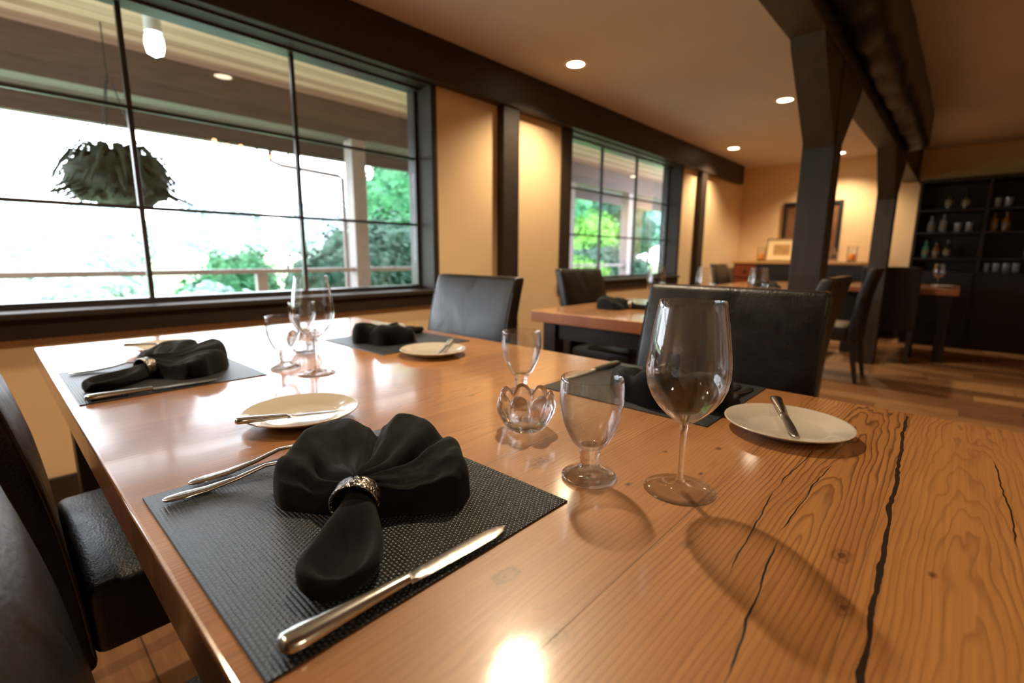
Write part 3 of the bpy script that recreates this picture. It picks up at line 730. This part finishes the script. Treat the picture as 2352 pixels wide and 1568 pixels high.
# ------------------------------------------------------------------ far wall
r = thing('sideboard', 'long sideboard with a tan top and red drawer front at the far wall', 'sideboard', (7.6, 0.39, 0))
def P7(mb, name, mat, parent=None, smooth=True, dx=7.6, dy=0.39):
    mb.v = [(x-dx, y-dy, z) for x, y, z in mb.v]; return mb.build(name, mat, parent or r, smooth=smooth)
M['tan_top'] = simple('tan_wood_top', srgb(196, 150, 92), 0.35, 4, 0.12, stretch=(8, 1, 8))
M['red_wood'] = simple('red_mahogany', srgb(120, 52, 28), 0.4, 4, 0.25, stretch=(8, 1.2, 8))
P7(MB().box(7.58, 8.07, -1.27, 0.40, 0.96, 1.0, 0.004), 'top', 'tan_top')
P7(MB().box(7.62, 8.06, -1.25, 0.38, 0.10, 0.96), 'carcass', 'black', smooth=False)
for y0, y1 in ((0.06, 0.365),):
    for z0, z1 in ((0.76, 0.945), (0.53, 0.74), (0.30, 0.51)):
        d = P7(MB().box(7.60, 7.62, y0, y1, z0, z1, 0.004), 'drawer', 'red_wood'); kb = MB().lathe([(0.0, 0.0), (0.014, 0.002), (0.018, 0.012), (0.010, 0.02), (0.008, 0.03)], 16)
        kb.v = [(7.57+z-7.6, (y0+y1)/2+y-0.39, (z0+z1)/2+x) for x, y, z in kb.v]; kb.build('knob', 'black', d)
for y0, y1 in ((-0.58, 0.04), (-1.23, -0.60)): P7(MB().box(7.60, 7.62, y0, y1, 0.16, 0.945, 0.004), 'door', 'black')
for y in (0.34, -1.21):
    for x in (7.65, 8.0): P7(MB().box(x, x+0.05, y-0.025, y+0.025, 0, 0.10), 'foot', 'black', smooth=False)
# framed mirror; a plain brown panel stands in for its reflecting glass
r2 = thing('wall_frame', 'tall black frame with a plain brown panel on the far wall, split by the timber post', 'picture', (XB-0.001, -0.48, 1.03))
f = MB()
for a in ((-0.85, -0.80, 1.03, 1.84), (-0.16, -0.11, 1.03, 1.84), (-0.80, -0.16, 1.03, 1.08), (-0.80, -0.16, 1.79, 1.84)): f.box(XB-0.035, XB-0.001, a[0], a[1], a[2], a[3], 0.004)
P7(f, 'frame', 'black', r2, dx=XB-0.001, dy=-0.48).location = (0, 0, -1.03)
M['mirror'] = simple('mirror_stand_in', srgb(110, 70, 40), 0.5, 5, 0.5)
P7(MB().box(XB-0.012, XB-0.006, -0.80, -0.16, 1.08, 1.79), 'brown_panel', 'mirror', r2, smooth=False, dx=XB-0.001, dy=-0.48).location = (0, 0, -1.03)
# picture leaning on the sideboard
r3 = thing('picture_frame', 'small framed print in a wide cream mount leaning on the sideboard', 'picture', (7.72, -0.22, 1.0))
fr = MB()
for a in ((-0.20, -0.185, 0.0, 0.32), (0.185, 0.20, 0.0, 0.32), (-0.185, 0.185, 0.0, 0.015), (-0.185, 0.185, 0.305, 0.32)): fr.box(-0.012, 0.012, a[0], a[1], a[2], a[3], 0.002)
M['gilt'] = simple('gilt_frame', srgb(120, 88, 52), 0.4, 12, 0.2)
M['mount'] = simple('cream_mount', srgb(236, 208, 160), 0.55, 5, 0.03)
M['print'] = simple('brown_print', srgb(196, 150, 100), 0.15, 9, 0.25, Coat_Weight=1.0, Coat_Roughness=0.03)
fr.build('frame', 'gilt', r3); MB().box(-0.004, 0.008, -0.185, 0.185, 0.015, 0.305).build('mount', 'mount', r3, smooth=False); MB().box(-0.0065, -0.004, -0.105, 0.105, 0.085, 0.235).build('print', 'print', r3, smooth=False)
r3.rotation_euler = (0, 0.12, 0)
# candles in glass
M['wax'] = simple('orange_wax', srgb(240, 150, 50), 0.45, 8, 0.1, Subsurface_Weight=0.2)
def make_candle(label, loc):
    c = thing('hurricane_candle', label, 'candle', loc, 0, 'candles on the sideboard')
    MB().lathe([(0.0, 0.0), (0.055, 0.0), (0.058, 0.012), (0.045, 0.02), (0.0, 0.022)], 32).build('stand', 'black', c)
    MB().lathe([(0.0, 0.0225), (0.038, 0.0225), (0.040, 0.09), (0.034, 0.10), (0.0, 0.098)], 32).build('wax_pillar', 'wax', c)
    MB().lathe([(0.052, 0.020), (0.060, 0.08), (0.058, 0.16), (0.062, 0.20), (0.060, 0.20), (0.056, 0.16), (0.058, 0.08), (0.050, 0.020), (0.052, 0.020)], 32).build('glass_shade', 'thin', c); return c
k0 = make_candle('orange candle in a glass shade beside the framed print', (7.75, 0.05, 1.0))
dup(k0, (7.72, -1.07, 1.0), 0, 'orange candle in a glass shade between the two timber posts')
d_ = MB().lathe([(0.0, 0.0), (0.04, 0.0), (0.045, 0.01), (0.05, 0.10), (0.02, 0.13), (0.018, 0.17), (0.022, 0.18), (0.019, 0.18), (0.015, 0.17), (0.017, 0.13), (0.046, 0.10), (0.04, 0.012), (0.0, 0.01)], 32).build('glass_decanter', 'thin', loc=(7.74, -0.86, 1.0))
tag(d_, 'small clear decanter on the sideboard beside the timber post', 'decanter')

# black hutch with bottles
HX = 8.03; hy0, hy1 = -3.6, -1.67
h = thing('hutch', 'tall black hutch with open bottle shelves and cupboard doors at the far wall', 'hutch', (HX, hy1, 0))
def PH(mb, name, mat='black', smooth=False, parent=None): mb.v = [(x-HX, y-hy1, z) for x, y, z in mb.v]; return mb.build(name, mat, parent or h, smooth=smooth)
HB = XB-0.003
# the hutch stands in front of the wall
HF = HX-0.36
b = MB(); b.box(HB-0.02, HB, hy0, hy1, 0.0, 1.96); PH(b, 'back_panel')
for y in (hy0, -2.95, -2.30, hy1-0.03): PH(MB().box(HF, HB-0.02, y, y+0.03, 0.0, 1.93), 'side_panel')
PH(MB().box(HF-0.02, HB, hy0-0.02, hy1+0.02, 1.93, 1.97), 'cornice'); 
SH = (1.06, 1.36, 1.62)
for z in SH: PH(MB().box(HF+0.01, HB-0.02, hy0+0.03, hy1-0.03, z-0.025, z), 'shelf')
for y0, y1 in ((-2.27, hy1-0.03), (-2.92, -2.30), (hy0+0.03, -2.95)):
    PH(MB().box(HF-0.018, HF, y0+0.004, y1-0.004, 0.09, 0.874), 'door', smooth=False)
PH(MB().box(HF+0.03, HF+0.05, hy0, hy1, 0.0, 0.09), 'plinth'); PH(MB().box(HF-0.02, HB-0.02, hy0+0.03, hy1-0.03, 0.876, 0.901), 'counter')
def bottle_mesh(h_, r_, nk):
    return MB().lathe([(0.0, 0.0), (r_*0.95, 0.0), (r_, 0.006), (r_, h_*0.60), (r_*0.9, h_*0.66), (nk, h_*0.78), (nk, h_*0.95), (nk*1.25, h_*0.955), (nk*1.25, h_*0.985), (0.0, h_*0.985)], 24)
def gl_mat(name, c): return simple(name, c, 0.12, 6, 0.1, Coat_Weight=0.8)
BC = {'teal': gl_mat('teal_bottle_glass', srgb(70, 140, 115)), 'amber': gl_mat('amber_bottle_glass', srgb(120, 80, 30)), 'clear': gl_mat('pale_bottle_glass', srgb(120, 126, 130)),
      'red': gl_mat('red_bottle_glass', srgb(140, 26, 40)), 'dark': gl_mat('dark_bottle_glass', srgb(26, 34, 26)), 'gold': gl_mat('gold_bottle_glass', srgb(150, 105, 26)), 'orange': gl_mat('orange_bottle_glass', srgb(150, 78, 34))}
LBM = simple('paper_bottle_label', srgb(120, 108, 84), 0.6, 12, 0.1)
def bottle(loc, colr, h_, label, grp='bottles in the hutch'):
    t = thing('bottle', label, 'bottle', (loc[0], loc[1], loc[2]+0.001), 0, grp); rr = 0.036
    bottle_mesh(h_, rr, 0.013).build('glass_body', BC[colr], t, angle=50)
    MB().lathe([(rr+0.0004, h_*0.16), (rr+0.0012, h_*0.17), (rr+0.0012, h_*0.44), (rr+0.0004, h_*0.45)], 24).build('paper_label', LBM, t)
    MB().lathe([(0.0, h_*0.983), (0.0155, h_*0.983), (0.0155, h_*1.02), (0.0, h_*1.02)], 16).build('stopper', 'black', t); return t
BX = HF+0.10
bottle((BX, -1.80, SH[0]), 'teal', 0.20, 'teal green bottle at the end of the lowest hutch shelf beside the tan wall')
bottle((BX, -1.90, SH[0]), 'amber', 0.17, 'amber bottle beside the teal one on the lowest hutch shelf')
bottle((BX, -2.00, SH[0]), 'dark', 0.20, 'dark bottle on the lowest hutch shelf, third from the tan wall')
bottle((BX, -1.82, SH[1]), 'clear', 0.19, 'pale bottle on the middle hutch shelf, at its end by the tan wall')
bottle((BX, -1.93, SH[1]), 'clear', 0.20, 'second pale bottle on the middle hutch shelf, from the tan wall')
bottle((BX, -2.36, SH[1]), 'gold', 0.20, 'gold bottle on the middle hutch shelf past the first divider')
bottle((BX, -2.46, SH[1]), 'amber', 0.20, 'amber bottle next to the gold one on the middle hutch shelf')
bottle((BX, -2.70, SH[1]), 'red', 0.20, 'red bottle on the middle hutch shelf at the picture border')
bottle((BX, -2.68, SH[0]), 'orange', 0.20, 'orange bottle on the lowest hutch shelf at the picture border')
bottle((BX, -1.95, SH[2]), 'dark', 0.24, 'dark bottle on the top hutch shelf by the tan wall end')
bottle((BX, -2.10, SH[2]), 'dark', 0.23, 'dark bottle on the top hutch shelf, next along from the first')
gm = MB().lathe([(0.0, 0.0), (0.03, 0.0), (0.033, 0.004), (0.036, 0.10), (0.034, 0.10), (0.030, 0.012), (0.0, 0.01)], 24)
t0 = None
for i, (y, z, lb) in enumerate([(-2.36, 0.902, 'tumbler on the hutch counter, first past the divider'), (-2.44, 0.902, 'tumbler on the hutch counter, second past the divider'), (-2.52, 0.902, 'tumbler on the hutch counter, third past the divider'), (-2.60, 0.902, 'tumbler on the hutch counter, beside the orange bottle'),
                                (-2.06, SH[1], 'tumbler on the middle hutch shelf before the divider'), (-2.16, SH[1], 'tumbler on the middle hutch shelf, against the divider'), (-2.36, SH[2], 'tumbler on the top hutch shelf, just past the divider'), (-2.45, SH[2], 'tumbler on the top hutch shelf, second past the divider')]):
    if t0 is None: t0 = gm.build('tumbler', BC['clear']); tag(t0, lb, 'tumbler', 'tumblers in the hutch'); t0.location = (HF+0.08, y, z)
    else: dup(t0, (HF+0.08, y, z+0.001), 0, lb)

# ------------------------------------------------------------------ outside: porch and garden
M['deck'] = simple('porch_deck', srgb(120, 104, 92), 0.6, 4, 0.2, stretch=(1, 14, 1))
def mat_boards():
    t = NT('porch_ceiling_boards'); sp = t.n('SeparateXYZ', {0: t.obj()}); X, Y, Z = sp.outputs
    q = t.m_('DIVIDE', Y, 0.11); fr = t.m_('FRACT', q); rn = t.n('TexWhiteNoise', {'W': t.m_('FLOOR', q)}, noise_dimensions='1D').outputs[0]
    g = t.noise(t.obj((1.2, 18, 1)), 1.5, 4, 0.6)
    c = t.ramp(t.m_('ADD', t.m_('MULTIPLY', g, 0.6), t.m_('MULTIPLY', rn, 0.4)), [(0.2, srgb(150, 118, 96)), (0.8, srgb(216, 190, 166))])
    e = t.mr(t.m_('MINIMUM', fr, t.m_('SUBTRACT', 1.0, fr)), 0.0, 0.05, 0.6, 0.0)
    t.bsdf(Base_Color=t.mix(e, c, srgb(70, 50, 40)), Roughness=0.6); return t.m
M['boards'] = mat_boards()
M['porch_wood'] = simple('porch_brown_wood', srgb(92, 76, 68), 0.55, 4, 0.2, stretch=(1, 8, 8))
M['gutter'] = simple('gutter_metal', srgb(190, 196, 196), 0.4, 6, 0.05)
M['rail'] = simple('rail_paint', srgb(150, 138, 140), 0.45, 5, 0.1)
PX0, PX1 = -2.5, 13.0
tag(MB().box(PX0, PX1, 0.73, 2.75, -0.12, 0.0).build('porch_deck', 'deck', smooth=False), 'grey plank porch deck outside the windows', 'deck', kind='structure')
tag(MB().box(PX0, PX1, 0.73, 3.3, 2.47, 2.52).build('porch_ceiling', 'boards', smooth=False), 'pale boarded porch ceiling outside the windows', 'ceiling', kind='structure')
tag(MB().box(PX0, PX1, 2.38, 2.56, 2.165, 2.47, 0.006).build('porch_beam', 'porch_wood'), 'heavy brown beam under the porch ceiling seen through the window panes', 'beam')
tag(MB().box(PX0, PX1, 3.02, 3.10, 2.06, 2.24, 0.006).build('porch_fascia', 'porch_wood'), 'narrow brown fascia board below the porch roof edge', 'fascia')
g = MB(); 
prof = [(0.0, 0.05), (0.0, -0.03), (0.03, -0.05), (0.075, -0.04), (0.09, 0.05), (0.085, 0.05), (0.07, -0.033), (0.03, -0.042), (0.006, -0.026), (0.006, 0.05)]
g.loft([[(x, 3.10+a, 2.26+b) for a, b in prof] for x in (PX0, PX1)])
tag(g.build('porch_gutter', 'gutter', smooth=False), 'pale metal gutter along the porch roof edge', 'gutter')
pp = None
for x, lb in ((2.60, 'grey porch post outside the large window'), (6.22, 'porch post behind the edge of the second window'), (8.02, 'porch post behind the middle of the second window'), (-1.6, 'porch post beyond the window edge')):
    if pp is None:
        pp = thing('porch_post', lb, 'post', (x, 2.46, 0), 0, 'porch posts')
        MB().box(-0.075, 0.075, -0.075, 0.075, 0.0, 2.165, 0.006).build('shaft', 'rail', pp); MB().box(-0.09, 0.09, -0.09, 0.09, 0.0, 0.10, 0.004).build('plinth', 'rail', pp)
    elif x > 0: dup(pp, (x, 2.46, 0), 0, lb)
def railing(x0, x1, label):
    r = thing('porch_railing', label, 'railing', (x0, 2.46, 0)); L = x1-x0
    MB().box(0, L, -0.05, 0.05, 0.875, 0.915, 0.006).build('top_rail', 'rail', r)
    MB().box(0, L, -0.025, 0.025, 0.12, 0.17, 0.004).build('bottom_rail', 'rail', r)
    n = max(1, round(L/1.85))
    for i in range(n): MB().box(L*(i+0.5)/n-0.045, L*(i+0.5)/n+0.045, -0.03, 0.03, 0.17, 0.875, 0.004).build('post', 'rail', r)
railing(-1.1, 2.524, 'porch railing outside the large window'); railing(2.676, 6.144, 'porch railing between the window and the second post'); railing(6.296, 7.944, 'porch railing outside the second window')
# jelly-jar bulb
lb_ = thing('porch_lamp', 'glowing white porch lamp under the boarded porch ceiling', 'lamp', (0.775, 1.5, 2.47))
MB().lathe([(0.0, 0.0), (0.06, 0.0), (0.06, -0.03), (0.045, -0.05), (0.045, -0.15), (0.0, -0.15)], 24).build('fixture', 'gutter', lb_)
MB().lathe([(0.0, -0.15), (0.036, -0.152), (0.047, -0.18), (0.049, -0.225), (0.040, -0.265), (0.0, -0.285)], 24).build('globe', 'bulb', lb_)
# string lights
s0 = None
for i, (x, z) in enumerate([(1.50, 2.035), (1.60, 2.01), (1.72, 2.02), (1.86, 1.99), (1.97, 1.965), (2.16, 1.985), (2.24, 1.96), (2.33, 1.97)]):
    lb = ['tiny orange string light, first of the run away from the post', 'tiny orange string light, second of the run', 'tiny orange string light, third of the run', 'tiny orange string light, fourth of the run',
          'tiny orange string light, fifth of the run', 'tiny orange string light, sixth of the run', 'tiny orange string light, seventh of the run', 'tiny orange string light closest to the porch post'][i]
    if s0 is None:
        s0 = thing('string_light', lb, 'string light', (x, 2.98, z), 0, 'string lights along the fascia')
        MB().lathe([(0.0, 0.0), (0.016, 0.006), (0.02, 0.02), (0.012, 0.036), (0.0, 0.036)], 14).build('bulb', 'fairy', s0)
        MB().lathe([(0.0, 0.036), (0.011, 0.036), (0.011, 0.056), (0.0, 0.056)], 12).build('socket', 'black', s0)
    else: dup(s0, (x, 2.98, z), 0, lb)
tag(MB().tube([(1.45+0.06*i, 2.98, 2.085-0.035*math.sin(PI*i/20)) for i in range(21)], 0.004, 6).build('light_cable', 'black'), 'thin cable of the string lights under the fascia', 'cable')
# downspout
tag(MB().tube([(2.05, 3.145, 2.20), (2.05, 3.145, 1.98), (2.12, 3.05, 1.93), (2.5, 2.62, 1.83), (2.52, 2.58, 1.80), (2.52, 2.58, 0.1)], 0.022, 10).build('downspout', 'rail'), 'thin downspout bending from the gutter to the porch post', 'pipe')

M['lawn'] = simple('lawn_grass', srgb(150, 176, 128), 0.9, 1.2, 0.25, 0.4, 60)
tag(MB().box(-60, 120, 2.75, 160, -0.5, -0.35).build('lawn', 'lawn', smooth=False), 'bright green lawn beyond the porch railing', 'lawn', kind='structure')
def leaf_mat(name, a, b):
    t = NT(name); v = t.obj(); f = t.noise(v, 3.0, 4, 0.7)
    t.bsdf(Base_Color=t.ramp(f, [(0.3, srgb(*a)), (0.7, srgb(*b))]), Roughness=0.6, Transmission_Weight=0.0, Subsurface_Weight=0.0); return t.m
LM = [leaf_mat('leaf_deep', (6, 44, 34), (26, 84, 58)), leaf_mat('leaf_fresh', (22, 84, 52), (62, 136, 84)), leaf_mat('leaf_glare_pale', (158, 190, 180), (206, 226, 216)), leaf_mat('leaf_haze_grey', (170, 188, 194), (206, 218, 220)), leaf_mat('leaf_lime', (70, 130, 36), (120, 176, 70)), leaf_mat('leaf_haze_teal', (70, 130, 116), (150, 196, 180))]  # the three palest tones have outdoor glare and haze put into the leaf colour
BARK = simple('bark', srgb(90, 78, 70), 0.9, 8, 0.3)
def leaves(blobs, n, size):
    m = MB(); tot = sum(b[3]*b[4] for b in blobs)
    for (cx, cy, cz, rx, rz) in blobs:
        for _ in range(int(n*rx*rz/tot)):
            while True:
                d = Vector((random.gauss(0, 1), random.gauss(0, 1), random.gauss(0, 1)))
                if d.length > 1e-3: break
            d.normalize(); k = random.uniform(0.72, 1.05)
            p = Vector((cx+d.x*rx*k, cy+d.y*rx*k, cz+d.z*rz*k))
            nrm = (d+Vector((random.uniform(-.7, .7), random.uniform(-.7, .7), random.uniform(-.3, .9)))).normalized()
            a = nrm.cross(Vector((random.random(), random.random(), random.random()+0.01))).normalized(); b = nrm.cross(a)
            s_ = size*random.uniform(0.6, 1.4); o = len(m.v)
            m.v += [tuple(p+a*s_), tuple(p+b*s_*0.5+nrm*s_*0.12), tuple(p-a*s_), tuple(p-b*s_*0.5-nrm*s_*0.1)]; m.f.append((o, o+1, o+2, o+3))
    return m
def core(blobs, k=0.78):
    m = MB()
    for (cx, cy, cz, rx, rz) in blobs:
        pr = [(rx*k*math.sin(PI*i/16), -rz*k*math.cos(PI*i/16)) for i in range(17)]
        o = len(m.v); m.lathe(pr, 28, (cx, cy, cz))
        for q in range(o, len(m.v)):
            v = Vector(m.v[q]); d = v-Vector((cx, cy, cz)); kk = 1+0.28*noise.noise(v*(2.2/max(rx, 0.3))+Vector((cx, 3, 1)))+0.16*noise.noise(v*(6.0/max(rx, 0.3))); m.v[q] = tuple(Vector((cx, cy, cz))+d*kk)
    return m
def plant(name, label, cat, loc, blobs, mi, n, size, trunk=None, grp=None):
    r = thing(name, label, cat, loc, 0, grp)
    l = leaves(blobs, n, size); c = core(blobs); l.add(c.v, c.f)
    l.build('foliage', LM[mi], r, smooth=False, fix=False)
    if trunk: MB().tube([(0, 0, 0), (0.03, 0, trunk[0]*0.5), (0, 0, trunk[0])], [trunk[1], trunk[1]*0.8, trunk[1]*0.5], 10).build('trunk', BARK, r)
    return r
G = -0.35
plant('shrub', 'dense green rounded shrub behind the porch post of the large window', 'shrub', (4.4, 5.2, G), [(-0.3, 0, 1.0, 0.75, 1.0), (0.5, 0.2, 1.15, 0.8, 1.05), (-0.95, 0.1, 0.75, 0.55, 0.75), (1.2, 0.3, 0.95, 0.6, 0.9)], 0, 5200, 0.055, grp='garden shrubs')
plant('shrub', 'lower light green shrub beside the dense rounded one', 'shrub', (2.6, 6.7, G), [(0, 0, 0.72, 0.5, 0.7), (0.45, 0, 0.8, 0.45, 0.75), (-0.4, 0.1, 0.55, 0.35, 0.5)], 1, 3000, 0.05, grp='garden shrubs')
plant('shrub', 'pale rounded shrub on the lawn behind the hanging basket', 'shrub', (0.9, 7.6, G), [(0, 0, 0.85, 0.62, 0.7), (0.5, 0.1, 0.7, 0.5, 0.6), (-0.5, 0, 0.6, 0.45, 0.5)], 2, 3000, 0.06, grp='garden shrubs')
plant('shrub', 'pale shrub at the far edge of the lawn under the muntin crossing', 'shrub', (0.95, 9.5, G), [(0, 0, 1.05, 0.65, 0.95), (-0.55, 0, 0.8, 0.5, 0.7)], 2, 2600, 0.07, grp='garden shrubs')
plant('shrub', 'small grey green shrub low beside the railing', 'shrub', (1.7, 4.3, G), [(0, 0, 0.55, 0.42, 0.5), (0.4, 0, 0.5, 0.38, 0.45)], 3, 2200, 0.045, grp='garden shrubs')
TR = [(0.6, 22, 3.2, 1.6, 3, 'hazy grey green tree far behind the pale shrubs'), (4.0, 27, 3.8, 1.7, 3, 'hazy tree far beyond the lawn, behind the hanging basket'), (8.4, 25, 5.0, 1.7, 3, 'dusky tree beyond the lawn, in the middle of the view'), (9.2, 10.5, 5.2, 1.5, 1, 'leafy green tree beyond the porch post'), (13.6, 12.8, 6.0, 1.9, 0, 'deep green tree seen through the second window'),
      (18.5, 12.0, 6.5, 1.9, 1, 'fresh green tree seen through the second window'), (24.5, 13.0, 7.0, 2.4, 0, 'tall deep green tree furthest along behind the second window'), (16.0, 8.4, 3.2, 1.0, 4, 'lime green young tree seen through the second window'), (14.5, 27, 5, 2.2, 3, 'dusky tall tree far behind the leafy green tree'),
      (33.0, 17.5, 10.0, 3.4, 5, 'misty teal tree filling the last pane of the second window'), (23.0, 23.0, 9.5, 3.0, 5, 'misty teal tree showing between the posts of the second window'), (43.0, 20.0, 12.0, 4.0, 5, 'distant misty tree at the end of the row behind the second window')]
for x, y, hh, rr, mi, lb in TR:
    bl = [(0, 0, hh*0.62, rr, hh*0.36), (rr*0.6, 0, hh*0.45, rr*0.7, hh*0.24), (-rr*0.6, 0.2, hh*0.5, rr*0.7, hh*0.26), (0.1, -rr*0.5, hh*0.38, rr*0.8, hh*0.22)]
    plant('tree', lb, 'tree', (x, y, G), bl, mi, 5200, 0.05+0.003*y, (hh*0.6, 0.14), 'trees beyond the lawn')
plant('shrub', 'deep green hedge shrub low behind the second window railing', 'shrub', (11.5, 5.6, G), [(0, 0, 0.9, 0.8, 0.85), (1.1, 0.1, 0.95, 0.85, 0.9), (2.3, 0, 0.8, 0.8, 0.8)], 0, 3800, 0.06, grp='garden shrubs')
plant('shrub', 'lime green shrub behind the second window sill', 'shrub', (9.6, 4.6, G), [(0, 0, 0.75, 0.6, 0.7), (0.8, 0.1, 0.7, 0.55, 0.6)], 4, 2600, 0.05, grp='garden shrubs')
# hanging basket
hb = thing('hanging_basket', 'dark hanging fern basket outside the large window', 'hanging basket', (0.615, 2.0, 1.50))
MB().lathe([(0.0, -0.14), (0.10, -0.13), (0.17, -0.06), (0.19, 0.02), (0.18, 0.02), (0.0, 0.0)], 24).build('basket', 'black', hb)
fm = MB()
for i in range(230):
    a = random.uniform(0, 2*PI); R_ = random.uniform(0.12, 0.38); up = random.uniform(-0.06, 0.26); w_ = random.uniform(0.016, 0.03)
    d = Vector((math.cos(a), math.sin(a), 0)); sd = Vector((-d.y, d.x, 0)); pts = []
    for k in range(6):
        t = k/5; p = d*(0.05+R_*t)+Vector((0, 0, 0.02+up*math.sin(PI*t*0.85)-0.12*t*t)); ww = w_*math.sin(PI*(0.15+0.85*t))+0.002
        pts.append((p-sd*ww, p+Vector((0, 0, 0.008)), p+sd*ww))
    for k in range(5):
        o = len(fm.v); A = pts[k]; B = pts[k+1]; fm.v += [tuple(q) for q in A+B]; fm.f += [(o, o+1, o+4, o+3), (o+1, o+2, o+5, o+4)]
fm.build('foliage', leaf_mat('fern_dark', (18, 36, 28), (40, 62, 48)), hb, smooth=False, fix=False)
fm2 = core([(0, 0, 0.02, 0.26, 0.17)], 1.0); fm2.build('leaf_mass', leaf_mat('fern_inner', (16, 34, 26), (34, 54, 42)), hb)
ch = MB()
for k in range(3):
    a = 2*PI*k/3; ch.tube([(0.185*math.cos(a), 0.185*math.sin(a), 0.02), (0.02*math.cos(a), 0.02*math.sin(a), 0.62)], 0.004, 6)
ch.tube([(0, 0, 0.61), (0, 0, 0.97)], 0.004, 6); ch.build('chains', 'black', hb)
